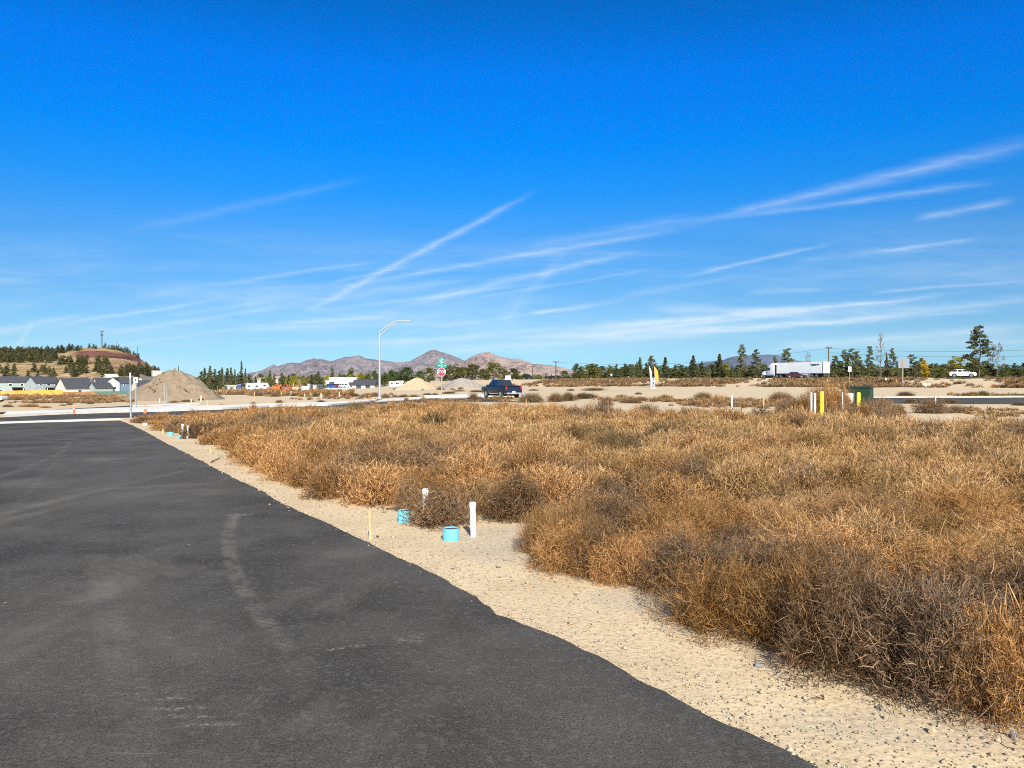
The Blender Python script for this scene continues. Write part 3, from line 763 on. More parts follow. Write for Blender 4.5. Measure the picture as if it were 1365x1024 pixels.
def add_bush(px, py, w, h, kind, label=None, depth=.5):
    """a bush seen at base pixel (px, py), w by h pixels large"""
    p = G(px, py); s = p.y / F; r = w * s / 2
    k = (p.y + r * depth * 2) / p.y
    BUSHES.append([p.x * k, p.y * k, r, h * s, kind, label])
FRONT = [
    (1255, 968, 250, 165, 'grey', 'dark rust-grey weed bush nearest the camera, at the bottom right corner'),
    (1130, 925, 230, 150, 'grey', 'large brown-grey weed bush with black hollows below, second from the bottom right corner'),
    (965, 862, 165, 100, 'rust', 'rust-brown weed bush jutting onto the gravel right of the bare sandy notch'),
    (1085, 895, 150, 140, 'rust', None), (1345, 985, 170, 150, 'rust', None), (1440, 1010, 190, 170, 'rust', None),
    (762, 772, 105, 66, 'rust', 'rust-orange weed bush at the left tip of the thicket beside the sandy notch'),
    (836, 788, 105, 66, 'rust', 'low brown weed bush on the gravel edge right of the rust tip'), (800, 775, 80, 75, 'grey', None), (735, 745, 70, 62, 'straw', None), (770, 748, 80, 70, 'rust', None), (905, 770, 80, 70, 'rust', None),
    (722, 742, 60, 58, 'rust', None),
    (587, 708, 90, 53, 'grey', 'rounded dark grey-brown bush between the two near blue pipe stubs'),
    (500, 678, 84, 56, 'rust', 'rust-brown weed bush behind the near wooden stake'), (545, 682, 40, 40, 'grey', None),
    (690, 700, 90, 62, 'grey', 'grey-brown weed bush behind the grey gravel patch right of the white pipe'),
    (440, 668, 70, 48, 'rust', None), (385, 644, 60, 40, 'rust', None), (345, 624, 26, 10, 'olive', 'tiny dark sprig on the sand at the edge of the rust thicket'),
    (640, 688, 60, 44, 'straw', None), (325, 612, 50, 30, 'rust', None)]
for a in FRONT: add_bush(*a)
def kind_at(x, y):
    n = hnoise(x * .35, y * .3, 9) + RNG.normal(0, .28)
    v = hnoise(x * .16 + 3, y * .2, 12)
    if n < -.62: return 'grey'
    if n > .85: return 'olive'
    return 'straw' if v + RNG.normal(0, .35) + .035 * x > .25 else 'rust'
cand = []
for _ in range(60000):
    y = 3.4 + 38 * RNG.uniform() ** .8; x = RNG.uniform(-20, 26)
    if not inside(x, y): continue
    rr = RNG.uniform(.34, .56)
    f = 1 - (rr * .85) / math.hypot(x, y)
    if not inside(x * f, y * f): continue
    cand.append((x, y, rr))
grid = {}
def near_ok(x, y, d):
    gx, gy = int(x // 1), int(y // 1)
    for a in (-1, 0, 1):
        for b in (-1, 0, 1):
            for (qx, qy, qd) in grid.get((gx + a, gy + b), ()):
                if (qx - x) ** 2 + (qy - y) ** 2 < ((d + qd) / 2) ** 2: return False
    return True
for b in BUSHES: grid.setdefault((int(b[0] // 1), int(b[1] // 1)), []).append((b[0], b[1], b[2] * 1.1))
for x, y, rr in cand:
    if any((x - cx) ** 2 + (y - cy) ** 2 < (cr + rr * .6) ** 2 for cx, cy, cr in CLEAR): continue
    if RNG.uniform() < .03: continue
    d = rr * 1.16
    if not near_ok(x, y, d): continue
    grid.setdefault((int(x // 1), int(y // 1)), []).append((x, y, d))
    h = rr * RNG.uniform(.7, 1.3) * (1.0 + .16 * hnoise(x * .3, y * .3, 4))
    if y < 7: h *= .92
    h *= .58 + .42 * sstep(190, 330, CX + F * x / y)
    BUSHES.append([x, y, rr, h, kind_at(x, y), None])
def dens(b): return b[2] * b[3] / (b[0] ** 2 + b[1] ** 2)
# scattered bushes on the bare lots
SCAT = [(708, 537, 37, 13, 'olive'), (741, 536, 24, 12, 'grey'), (757, 535, 18, 12, 'olive'), (780, 532, 35, 8, 'olive'), (808, 541, 20, 12, 'grey'), (829, 532, 18, 6, 'olive'), (855, 535, 20, 6, 'grey'), (887, 534, 20, 8, 'olive'), (842, 538, 30, 6, 'grey'), (905, 536, 14, 4, 'olive'), (937, 533, 26, 10, 'olive'), (957, 538, 20, 12, 'straw'), (925, 541, 20, 5, 'grey'),
        (711, 521, 14, 2.5, 'grey'), (761, 521, 10, 2.5, 'grey'), (792, 521, 30, 4, 'rust'), (851, 526, 10, 3, 'grey'), (636, 523, 20, 3, 'grey'), (631, 533, 14, 9, 'grey'), (612, 522, 18, 2, 'grey'), (599, 525, 20, 3, 'olive'),
        (1040, 536, 34, 13, 'grey'), (1000, 536, 18, 6, 'grey'), (1015, 536, 14, 4, 'olive'), (980, 541, 14, 4, 'grey'), (1207, 528, 22, 6, 'grey'), (1242, 552, 44, 20, 'grey'), (1276, 551, 22, 11, 'grey'), (1217, 538, 22, 7, 'grey'), (1266, 538, 22, 5, 'grey'), (1296, 528, 13, 6, 'olive'), (1310, 528, 16, 7, 'olive'), (1331, 527, 14, 2, 'grey'), (1360, 527, 12, 2, 'grey'), (1358, 541, 18, 4, 'olive'),
        (344, 528, 24, 6, 'grey'), (368, 529, 18, 6, 'grey'), (381, 528, 10, 4, 'olive'), (392, 528, 10, 4, 'olive'), (403, 529, 12, 4, 'rust'), (411, 529, 9, 3, 'rust'), (421, 529, 11, 5, 'grey'), (436, 529, 11, 6, 'olive'), (447, 529, 8, 3, 'rust'), (459, 529, 8, 4, 'grey'), (472, 529, 15, 5, 'olive'), (490, 529, 14, 5, 'grey'), (500, 529, 14, 6, 'grey'), (514, 531, 14, 6, 'grey'), (526, 530, 9, 4, 'grey'), (538, 530, 16, 4, 'grey'), (552, 530, 16, 4, 'grey'), (570, 527, 14, 3, 'grey'), (580, 528, 10, 4, 'olive'),
        (338, 538, 7, 2, 'grey'), (372, 537, 10, 4, 'grey'), (428, 537, 12, 3.5, 'olive'), (338, 546, 9, 7, 'grey'), (295, 541, 8, 2, 'rust'), (250, 536, 18, 3, 'grey'), (232, 537, 14, 3, 'grey'), (268, 534, 8, 3, 'grey'), (275, 533, 10, 3, 'grey'), (93, 540, 9, 3, 'grey'), (120, 539, 9, 3, 'grey'), (84, 541, 8, 2, 'grey'), (10, 543, 14, 4, 'grey'), (40, 543, 26, 5, 'straw'), (60, 544, 14, 3, 'straw'), (66, 536, 10, 2, 'grey'), (137, 534, 18, 3, 'olive'), (1178, 557, 34, 24, 'grey'), (1196, 556, 26, 18, 'grey')]
TALL = [(1062, 556, 26, 26, 'grey'), (1074, 558, 24, 34, 'rust'), (1088, 556, 20, 42, 'rust'), (1102, 556, 24, 44, 'rust'), (1112, 554, 26, 42, 'rust'), (1124, 556, 24, 40, 'rust'), (1112, 566, 24, 24, 'grey'), (1125, 566, 28, 26, 'grey'), (1046, 556, 26, 24, 'grey'), (1148, 565, 30, 26, 'grey'), (1160, 562, 26, 24, 'rust'), (1170, 568, 30, 26, 'grey'), (1050, 562, 24, 20, 'grey'), (1136, 560, 20, 26, 'grey'), (1163, 567, 36, 34, 'grey'), (1150, 569, 28, 28, 'rust'), (1178, 566, 30, 30, 'grey')]
for a in TALL: add_bush(*a, 'tall dry weed standing round the yellow posts and the green cabinet')
for a in (add_bush(*s, 'x') for s in ()): pass
nfield = len(BUSHES)
order = sorted(range(nfield), key=lambda i: -dens(BUSHES[i]))
inframe = lambda q: q[1] > 1 and -30 < CX + F * q[0] / q[1] < 1430
single = set([i for i in order if inframe(BUSHES[i])][:225]) | {i for i in range(nfield) if BUSHES[i][5]}
LAB = dict(rust='rust-orange dry weed bush in the thicket on the lot', straw='straw-tan dry weed bush in the thicket on the lot', grey='grey-brown dry weed bush in the thicket on the lot', olive='dull olive-brown dry weed bush in the thicket on the lot')
def place_bush(b, i, label, group):
    x, y, r, h, kind, _ = b
    me = (NEAR if y < 8.5 else FARB)[kind][i % 3]
    o = tag(link('weed_bush', me, None, (x, y, ground_z(x, y) - .01)), label, 'weed bush', group)
    o.scale = (r / .52, r / .52, h / .58); o.rotation_euler = (0, 0, i * 2.399)
    return o
rest = {}
for i, b in enumerate(BUSHES):
    if i in single:
        lab = b[5] or LAB[b[4]]
        place_bush(b, i, lab, 'dry weed bushes in the lot' if not b[5] else ('tall weeds round the posts' if b[5].startswith('tall') else None))
    else: rest.setdefault(b[4], []).append((i, b))
allV, allQ, allT, allR, mi, off = [], [], [], [], [], 0
mats = []
for kind, lst in rest.items():
    mats.append(M['weeds_' + kind])
    cfg = dict(rust=dict(up=.5, spread=.65, noise=.7, lump=.26), straw=dict(up=.7, spread=.55, noise=.6, lump=.26), grey=dict(up=.4, spread=.85, noise=.7), olive=dict(up=.35, spread=.8, noise=.6))[kind]
    lod = [twigs(np.random.default_rng(200 + s), 1250, .5, .5, .14, .0155, segs=2, **cfg) for s in range(5)]
    for i, (x, y, r, h, _, _) in lst:
        v, q, t = lod[i % 5]
        a = i * 2.399; c, s = math.cos(a), math.sin(a)
        w = v * np.array([r / .52, r / .52, h / .58])
        w = np.stack([w[:, 0] * c - w[:, 1] * s + x, w[:, 0] * s + w[:, 1] * c + y, w[:, 2] + ground_z(x, y) - .01], 1)
        allV.append(w); allQ.append(q + off); allT.append(t); allR.append(np.full(len(q), (i * .6180339) % 1)); mi.append(np.full(len(q), len(mats) - 1)); off += len(w)
me = mesh_np('dry_weeds', np.concatenate(allV), np.concatenate(allQ), mats, np.concatenate(allT), np.concatenate(allR))
me.polygons.foreach_set('material_index', np.concatenate(mi).astype(np.int32))
tag(link('dry_weeds', me), kind='stuff')
nb0 = len(BUSHES)
for s in SCAT: add_bush(*s)
for i in range(nb0, len(BUSHES)):
    b = BUSHES[i]
    place_bush(b, i, {'grey': 'lone brown-grey bush scattered on the bare sandy ground beyond the thicket', 'olive': 'lone dull green bush scattered on the bare sandy ground beyond the thicket', 'rust': 'lone rust-brown bush scattered on the bare sandy ground beyond the thicket', 'straw': 'lone straw-coloured bush scattered on the bare sandy ground beyond the thicket'}[b[4]], 'bushes scattered on the bare ground')
print('bushes', nfield, len(single))

# low sagebrush carpet on the highway bank and on the far left ground: nobody could count it
def carpet(name, pts, kinds, size=(.5, .9)):
    V, Q, T, Rr, mi2, o = [], [], [], [], [], 0
    lods = [twigs(np.random.default_rng(300 + s), 70, .5, .36, .30, .075, segs=2, up=.5, spread=.8, noise=.5) for s in range(6)]
    for i, (x, y, s, k) in enumerate(pts):
        v, q, t = lods[i % 6]; a = i * 2.4; c, sn = math.cos(a), math.sin(a)
        V.append(np.stack([(v[:, 0] * c - v[:, 1] * sn) * s + x, (v[:, 0] * sn + v[:, 1] * c) * s + y, v[:, 2] * s + ground_z(x, y) - .03], 1))
        Q.append(q + o); T.append(t); Rr.append(np.full(len(q), (i * .618) % 1)); mi2.append(np.full(len(q), k)); o += len(v)
    me = mesh_np(name, np.concatenate(V), np.concatenate(Q), [M['weeds_' + k] for k in kinds], np.concatenate(T), np.concatenate(Rr))
    me.polygons.foreach_set('material_index', np.concatenate(mi2).astype(np.int32))
    tag(link(name, me), kind='stuff')
pts = []
while len(pts) < 2600:
    w = RNG.uniform(-55, 135); s = RNG.uniform(-2, 13)
    x, y = 75 + .55 * -w + .84 * s, 115 + .84 * w + .55 * s
    if not -.2 < x / y < .95: continue
    if hnoise(x * .12, y * .12, 2) + RNG.normal(0, .3) < -.25: continue
    pts.append((x, y, RNG.uniform(.7, 1.5) * (y / 170) ** .5 * (1 - .45 * sstep(6, 13, s)), int(RNG.choice([0, 0, 0, 0, 0, 1, 1, 1, 2]))))
carpet('bank_sagebrush', pts, ('grey', 'olive', 'rust'))
pts = []
while len(pts) < 1100:
    px, py = RNG.uniform(-60, 178), RNG.uniform(528, 538)
    p = G(px, py)
    if hnoise(p.x * .2, p.y * .1, 3) + RNG.normal(0, .25) < (-.1 if py < 534 else .35): continue
    pts.append((p.x, p.y, RNG.uniform(.3, .75) * p.y / 110, int(RNG.choice([0, 0, 0, 1, 2]))))
while len(pts) < 1600:
    px, py = RNG.uniform(290, 470), RNG.uniform(522.5, 526.5)
    p = G(px, py)
    if px > 360 and RNG.uniform() < .75: continue
    pts.append((p.x, p.y, RNG.uniform(.7, 1.2) * p.y / 120, int(RNG.choice([0, 0, 1, 2]))))
while len(pts) < 2150:
    px, py = RNG.uniform(545, 1060), RNG.uniform(531.5, 546)
    p = G(px, py)
    if hnoise(p.x * .22, p.y * .13, 7) + RNG.normal(0, .12) < .50: continue
    pts.append((p.x, p.y, RNG.uniform(.22, .6) * p.y / 60, int(RNG.choice([0, 0, 1, 2]))))
while len(pts) < 2330:
    px, py = RNG.uniform(1180, 1420), RNG.uniform(526, 556)
    p = G(px, py)
    if 529 < py < 541 or hnoise(p.x * .3, p.y * .2, 8) + RNG.normal(0, .2) < .3: continue
    pts.append((p.x, p.y, RNG.uniform(.25, .6) * p.y / 60, int(RNG.choice([0, 0, 1, 2]))))
while len(pts) < 2520:
    px, py = RNG.uniform(200, 700), RNG.uniform(519, 536)
    p = G(px, py)
    if hnoise(p.x * .2, p.y * .1, 10) + RNG.normal(0, .2) < .55: continue
    pts.append((p.x, p.y, RNG.uniform(.3, .6) * p.y / 80, int(RNG.choice([0, 0, 1, 2]))))
carpet('low_scrub', pts, ('grey', 'olive', 'rust'))

# gravel strewn on the shoulder
def gravel(n):
    ico = np.array([(1, 0, 0), (-1, 0, 0), (0, 1, 0), (0, -1, 0), (0, 0, 1), (0, 0, -1)], float)
    tr = np.array([(0, 2, 4), (2, 1, 4), (1, 3, 4), (3, 0, 4), (2, 0, 5), (1, 2, 5), (3, 1, 5), (0, 3, 5)])
    V, Fc, T, o = [], [], [], 0
    fe = resample(edge[4:], 900)
    for i in range(n):
        if RNG.uniform() < .55:
            p = fe[int(RNG.uniform(0, 899))]
            d = abs(RNG.normal(0, .9)) + RNG.normal(0, .05)
            on = RNG.uniform() < .035
            if on: d = -abs(RNG.normal(0, .18))
            x, y = p.x + .86 * d, p.y + .51 * d
        else:
            px, py = RNG.uniform(520, 1400), RNG.uniform(690, 1040)
            q = G(px, py); x, y = q.x, q.y
            if px < interp(sorted((py_, px_) for px_, py_ in EDGE), py) + 4: continue
        if i % 4 == 0:
            p = fe[int(RNG.uniform(0, 899))]; d = RNG.normal(.01, .045); x, y = p.x + .86 * d, p.y + .51 * d
        if y < 1.5 or y > 22: continue
        s = min(.020, .0026 + RNG.exponential(.0026)) * (1 if y < 6 else 1.35)
        sc = s * RNG.uniform(.6, 1.3, 3); sc[2] *= .7
        a = RNG.uniform(0, 6.28); c, sn = math.cos(a), math.sin(a)
        v = ico * RNG.uniform(.75, 1.25, (6, 1)) * sc
        v = np.stack([v[:, 0] * c - v[:, 1] * sn + x, v[:, 0] * sn + v[:, 1] * c + y, v[:, 2] + sc[2] * .35 + .004], 1)
        V.append(v); Fc.append(tr + o); o += 6
        T.append(np.full(8, RNG.uniform(.5, .9) if i % 4 == 0 else RNG.choice([RNG.uniform(.1, .45), RNG.uniform(.45, .7), RNG.uniform(.5, .8), RNG.uniform(.6, 1)])))
    mt = leafmat('gravel_stone', (.15, .14, .13), (.40, .32, .21), (.62, .54, .40), 0, trans=0)
    me = mesh_np('gravel', np.concatenate(V), np.concatenate(Fc), mt, np.concatenate(T), tri=True)
    tag(link('gravel', me), kind='stuff')
gravel(17000)
rocks = [rock_mesh(20 + s, M['rock_grey' if s < 2 else 'rock_sand']) for s in range(4)]
for i, (px, py, w) in enumerate(((1012, 889, 13), (1172, 945, 11), (1180, 959, 9), (1243, 978, 15), (1352, 985, 15), (1176, 948, 6), (990, 882, 7), (1062, 910, 6), (884, 881, 6), (647, 772, 5), (762, 778, 5), (1100, 930, 7), (1310, 985, 8))):
    p = G(px, py); k = w * p.y / F
    o = tag(link('rock', rocks[i % 4], None, p + Vector((0, 0, k * .2))), ('fist-sized grey rock' if i % 4 < 2 else 'fist-sized sandy rock') + ' lying on the gravel shoulder below the weeds', 'rock', 'rocks on the gravel shoulder')
    o.scale = (k, k * .8, k * .7); o.rotation_euler = (i * .3, i * .5, i * 1.9)
def twig_thing(px0, py0, px1, py1, label):
    a, b = G(px0, py0), G(px1, py1); mb = MB(); m = a.lerp(b, .5) + Vector((.03, .03, .03))
    mb.tube([a + Vector((0, 0, .012)), m, b + Vector((0, 0, .02))], [.011, .009, .005], 6)
    mb.tube([m, m + (b - a) * .3 + Vector((.03, .08, .04))], [.006, .003], 5)
    tag(mb.build('fallen_twig', M['pole_wood'], smooth=True), label, 'twig')
twig_thing(515, 679.5, 530, 683, 'dark fallen twig beside the half-buried blue pipe stub')
twig_thing(281, 617, 293, 611, 'thin dark fallen twig on the sand by the short far stake')

# ------------------------------------------------------------------ trees
LEAF = dict(conifer=((.038, .046, .022), (.105, .115, .050), (.22, .215, .10)), juniper=((.05, .055, .025), (.105, .105, .045), (.19, .175, .085)), olive=((.045, .05, .015), (.10, .105, .03), (.20, .18, .05)), green=((.03, .05, .018), (.06, .09, .03), (.12, .15, .05)),
            yellow=((.34, .19, .01), (.62, .40, .02), (.80, .58, .05)), lime=((.12, .12, .02), (.24, .22, .035), (.38, .32, .06)), bare=((.10, .08, .075), (.17, .14, .13), (.26, .22, .20)))
for k, c in LEAF.items(): M['leaf_' + k] = leafmat(k + '_foliage', *c, vary=.10, trans=.2, shift=(.10, .09, .03))
def trunk_mb(h, r, rg, limbs=()):
    mb = MB(); w = [Vector((rg.normal(0, .008) * i, rg.normal(0, .008) * i, h * i / 5)) for i in range(6)]
    mb.tube(w, [r * (1 - .15 * i) for i in range(6)], 7)
    for a, b, rr in limbs: mb.tube([a, (Vector(a) + Vector(b)) / 2 + Vector((0, 0, -.01)), b], [rr, rr * .7, rr * .35], 5)
    return mb
def tree_proto(kind, seed, n=1.0):
    """a tree one metre tall: (crown arrays, trunk builder)"""
    rg = np.random.default_rng(seed); parts, limbs = [], []
    if kind == 'juniper':
        wd = rg.uniform(.16, .22)
        for z in np.linspace(.05, .96, 15):
            rad = wd * (1 - z) ** .58 * rg.uniform(.6, 1.3) + .012
            for k in range(max(1, int(6 * (1 - z) + 1))):
                a = rg.uniform(0, 6.28); q = rad * rg.uniform(.45, .85)
                parts.append(leafcloud(rg, (math.cos(a) * q, math.sin(a) * q, z), (rad * .55 + .01, rad * .55 + .01, .05), int(26 * n), .034))
        h = .9
    elif kind == 'spire':
        for z in np.linspace(.06, .99, 20):
            rad = .15 * (1 - z) ** .85 * rg.uniform(.8, 1.2) + .006
            for k in range(4):
                a = rg.uniform(0, 6.28); q = rad * .6
                parts.append(leafcloud(rg, (math.cos(a) * q, math.sin(a) * q, z - .02), (rad * .6, rad * .6, .022), int(16 * n), .026))
        h = .97
    elif kind == 'pine':
        h = .98
        for z in np.linspace(.22, .97, 17):
            rad = (.27 * (1 - z) ** .6 + .03) * (.65 + .35 * min(1, (z - .1) / .25))
            for k in range(3 if z < .85 else 2):
                a = rg.uniform(0, 6.28); q = rad * rg.uniform(.5, 1.1)
                c = (math.cos(a) * q, math.sin(a) * q, z + rg.uniform(-.01, .02))
                limbs.append(((0, 0, z - .04), c, .007))
                parts.append(leafcloud(rg, c, (.062, .062, .026), int(34 * n), .021))
                parts.append(leafcloud(rg, (c[0] * .6, c[1] * .6, c[2] - .01), (.04, .04, .02), int(14 * n), .02))
    elif kind == 'round':
        h = .55
        for k in range(34):
            a = rg.uniform(0, 6.28); z = rg.uniform(.14, .92); q = .42 * math.sqrt(max(.10, 1 - ((z - .48) / .50) ** 2)) * rg.uniform(.25, .9)
            c = (math.cos(a) * q, math.sin(a) * q, z)
            rr = rg.uniform(.10, .16)
            parts.append(leafcloud(rg, c, (rr, rr, rr * .85), int(50 * n), .036))
            if k % 3 == 0: limbs.append(((0, 0, .25), c, .012))
    else:                                                      # bare
        h = .95
        for k in range(26):
            z = rg.uniform(.12, .9); a = rg.uniform(0, 6.28); q = (.05 + .20 * (1 - z)) * rg.uniform(.6, 1.2) * (1.4 if kind == 'bare_bush' else .7)
            e = (math.cos(a) * q, math.sin(a) * q, min(1, z + rg.uniform(.06, .2)))
            limbs.append(((0, 0, z), e, .006))
            parts.append(leafcloud(rg, e, (.05, .05, .06), int((16 if kind == 'bare_bush' else 5) * n), .022))
    v = join(*parts)
    return v, trunk_mb(h, .012 if kind != 'round' else .028, rg, limbs)
PROTO = {}
def proto(kind, leaf, k):
    key = (kind, leaf, k)
    if key not in PROTO:
        (v, q, t), tb = tree_proto(kind, 500 + 7 * k + len(kind) * 31, 1.0)
        cm = mesh_np('crown', v, q, M['leaf_' + leaf], t)
        to = tb.build('trunk', M['bark_grey' if 'bare' in kind else 'bark'], smooth=True); tm = to.data; bpy.data.objects.remove(to)
        PROTO[key] = (cm, tm)
    return PROTO[key]
TN = dict(juniper=('conifer_tree', 'tree'), spire=('conifer_tree', 'tree'), pine=('pine_tree', 'tree'), round=('leafy_tree', 'tree'), bare=('bare_tree', 'tree'), bare_bush=('bare_tree', 'tree'))
NTREE = [0]
def tree(kind, leaf, px, top, w, y, label, group=None, base=None):
    NTREE[0] += 1; i = NTREE[0]
    cm, tm = proto(kind, leaf, i % 4)
    p = onland(px, y); p.z -= .1
    H = EYE - (top - HY) / F * y - p.z
    o = thing(TN[kind][0], label, 'tree', p, i * 1.7, group)
    nat = dict(juniper=.34, spire=.25, pine=.50, round=.88, bare=.3, bare_bush=.55)[kind]
    sx_ = (w * y / F) / nat if w else H * RNG.uniform(1.0, 1.5)
    o.scale = (sx_, sx_, H)
    link('trunk', tm, o); link('crown', cm, o)
    return o
HB = 'dark conifers lining the far side of the highway'
def T(kind, leaf, lst, y, label, group):
    for a in lst:
        tree(kind, leaf, a[0], a[1], a[2] if len(a) > 2 else 0, y + RNG.uniform(-12, 12), label, group)
# behind the highway, right half
T('juniper', 'conifer', [(812, 490), (821, 485, 9), (829, 493), (836, 496), (842, 487, 9), (848, 483, 10), (853, 477, 10), (900, 486, 14), (907, 487), (914, 488), (935, 482), (944, 488), (951, 490), (975, 487), (983, 492), (999, 487, 16), (1018, 486), (1033, 475, 12), (1042, 487, 12), (1063, 488, 14), (1085, 484), (1120, 481, 16), (1130, 476), (1146, 480), (1152, 486), (1182, 480), (1196, 483), (1243, 484), (1249, 488), (1262, 485), (1290, 483), (1318, 484, 20), (1348, 491), (1353, 484, 14), (1380, 478, 20), (1400, 486), (1420, 476, 18), (888, 490), (862, 484, 12), (926, 488), (957, 488), (1006, 488), (1026, 490), (1072, 490), (1101, 489), (1110, 484), (1160, 484, 12), (1170, 486, 10), (1208, 486, 12), (1225, 487), (1283, 488, 14)], 262, 'dark juniper in the row of conifers behind the highway', HB)
T('spire', 'conifer', [(887, 476, 13), (924, 474, 16), (959, 472, 15), (853, 476, 8), (490 + 322, 491, 6), (1182, 470, 6)], 250, 'pointed dark conifer standing up out of the row behind the highway', HB)
T('pine', 'conifer', [(989, 460, 17), (1008, 466, 18), (1050, 464, 22), (1113, 474, 16), (1126, 467, 18), (1136, 465, 18), (1143, 468, 16), (1159, 461, 14), (1190, 465, 17), (1216, 473, 20), (869, 474, 16), (1228, 477, 14)], 246, 'ragged ponderosa pine with clumped needles behind the highway', HB)
tree('pine', 'conifer', 1305, 435.5, 38, 205, 'tallest ragged pine, standing right of the white car on the highway')
tree('bare', 'bare', 1174, 446, 16, 236, 'tall bare dead tree rising between the pines behind the highway')
tree('bare_bush', 'bare', 1329, 459, 22, 215, 'leafless grey tree close to the right of the tallest pine')
tree('bare_bush', 'bare', 1077, 471, 12, 236, 'thin leafless tree above the trailer roof')
tree('round', 'yellow', 1233, 480, 13, 225, 'small bright yellow tree behind the highway')
tree('round', 'lime', 1272, 474, 26, 225, 'yellow-green broad tree behind the white car on the highway')
tree('round', 'olive', 788, 485, 36, 262, 'broad olive tree standing alone left of the highway conifers')
T('round', 'olive', [(1254, 490, 18), (1306, 489, 24), (1334, 492, 22), (1290, 492, 20), (1300, 480, 22)], 222, 'low olive tree along the highway below the tallest pine', 'low olive trees along the highway')
for px in np.arange(772, 1400, 4.6):
    if 1022 < px < 1098: continue
    q = RNG.uniform(); x = px + RNG.uniform(-3, 3); y = 276 + RNG.uniform(-8, 24)
    if q < .4: tree('juniper', 'conifer', x, RNG.uniform(481, 492), RNG.uniform(11, 19), y, 'dark juniper in the row of conifers behind the highway', HB)
    else: tree('round', 'olive' if q < .72 else ('green' if q < .94 else 'lime'), x, RNG.uniform(484, 495), RNG.uniform(13, 24), y, 'low bushy tree filling the gaps of the conifer row behind the highway', 'bushy trees in the row behind the highway')
# middle of the far yard
T('round', 'olive', [(607, 485, 28), (630, 485, 26), (657, 482, 26), (683, 491, 26), (671, 489, 18), (618, 489, 20), (645, 491, 20), (572, 490, 22), (594, 492, 20), (700, 498, 16), (743, 500, 14), (753, 494, 16), (765, 497, 14), (776, 494, 14)], 330, 'round olive-green tree in the clump behind the pickup', 'olive trees behind the pickup')
T('round', 'green', [(523, 493, 18), (544, 489, 28), (512, 496, 16), (534, 494, 16), (560, 494, 18), (500, 494, 13), (488, 497, 13)], 335, 'round green tree behind the tall street lamp', 'green trees behind the street lamp')
T('round', 'lime', [(393, 500, 18), (481, 496, 14), (468, 499, 10), (404, 502, 12), (436, 500, 10), (717, 499, 16), (690, 498, 12)], 330, 'small yellow-green tree behind the construction yard', 'yellowing trees behind the yard')
T('juniper', 'conifer', [(376, 497), (360, 494, 9), (366, 499), (425, 495, 12), (443, 490, 9), (468, 490, 15), (416, 499), (453, 497), (385, 500), (350, 502), (728, 497), (722, 500), (735, 499)], 340, 'dark conifer among the trees behind the construction yard', 'conifers behind the yard')
T('spire', 'conifer', [(273, 490, 9), (280, 487.5, 11), (296, 490, 10), (308, 490, 10), (322, 481, 7), (327, 491, 7), (313, 492, 6), (238, 488, 4)], 300, 'pointed dark conifer right of the big soil heap', 'dark conifers right of the soil heap')
T('juniper', 'conifer', [(286, 492, 11), (292, 494), (302, 491, 12), (317, 498), (332, 499), (268, 495), (276, 497), (340, 502), (321, 496, 12), (310, 500, 10), (289, 500, 12)], 305, 'dark bushy conifer right of the big soil heap', 'dark conifers right of the soil heap')
for i, px in enumerate(np.arange(342, 572, 5.6)):
    k = ('olive', 'green', 'olive', 'lime')[i % 4] if RNG.uniform() < .8 else 'conifer'
    tree('round', k, px + RNG.uniform(-2, 2), RNG.uniform(498, 505), RNG.uniform(9, 16), 365 + RNG.uniform(-12, 18), 'low rounded tree in the belt far behind the construction yard', 'tree belt behind the yard')
for px in np.arange(692, 782, 7.0):
    tree('round', 'olive' if RNG.uniform() < .7 else 'green', px + RNG.uniform(-2, 2), RNG.uniform(500, 504), RNG.uniform(10, 16), 365 + RNG.uniform(-12, 18), 'low rounded tree in the belt far right of the pickup', 'tree belt right of the pickup')
# the cinder hill and its foot
def hill_trees():
    cms = []
    for k in range(4):
        (v, q, t), tb = tree_proto('juniper', 700 + k, .75); 
        me = mesh_np('juniper_tree', v, q, M['leaf_juniper'], t); cms.append(me)
    spots = [(x + RNG.uniform(-1.5, 1.5), None) for x in np.arange(-20, 104, 2.4)] + [(x, None) for x in (104, 108, 119, 125, 128, 140, 145, 149, 152, 155, 158, 161, 164, 167, 170, 173, 178, 181, 184)]
    spots += [(RNG.uniform(-15, 75), RNG.uniform(472, 484)) for _ in range(105)]
    spots += [(RNG.uniform(80, 145), RNG.uniform(484, 489)) for _ in range(20)] + [(RNG.uniform(-10, 205), RNG.uniform(493, 503)) for _ in range(46)] + [(RNG.uniform(160, 212), RNG.uniform(490, 503)) for _ in range(26)]
    for i, (px, py) in enumerate(spots):
        u = (px - CX) / F
        if py is None: y = HD1 - RNG.uniform(10, 60); p = Vector((u * y, y, hill_z(u * y, y)))
        else: p = G(px, py)
        if p.y < 300: continue
        big = RNG.uniform(6.5, 10.5) if py is None or py < 490 else RNG.uniform(6, 10)
        o = tag(link('juniper_tree', cms[i % 4], None, p - Vector((0, 0, .3))), 'small dark juniper growing on the slopes of the cinder hill', 'tree', 'junipers dotted over the cinder hill')
        s = big * (.75 if py is None and px > 100 else 1); o.scale = (s * 1.9, s * 1.9, s); o.rotation_euler = (0, 0, i * 1.3)
hill_trees()

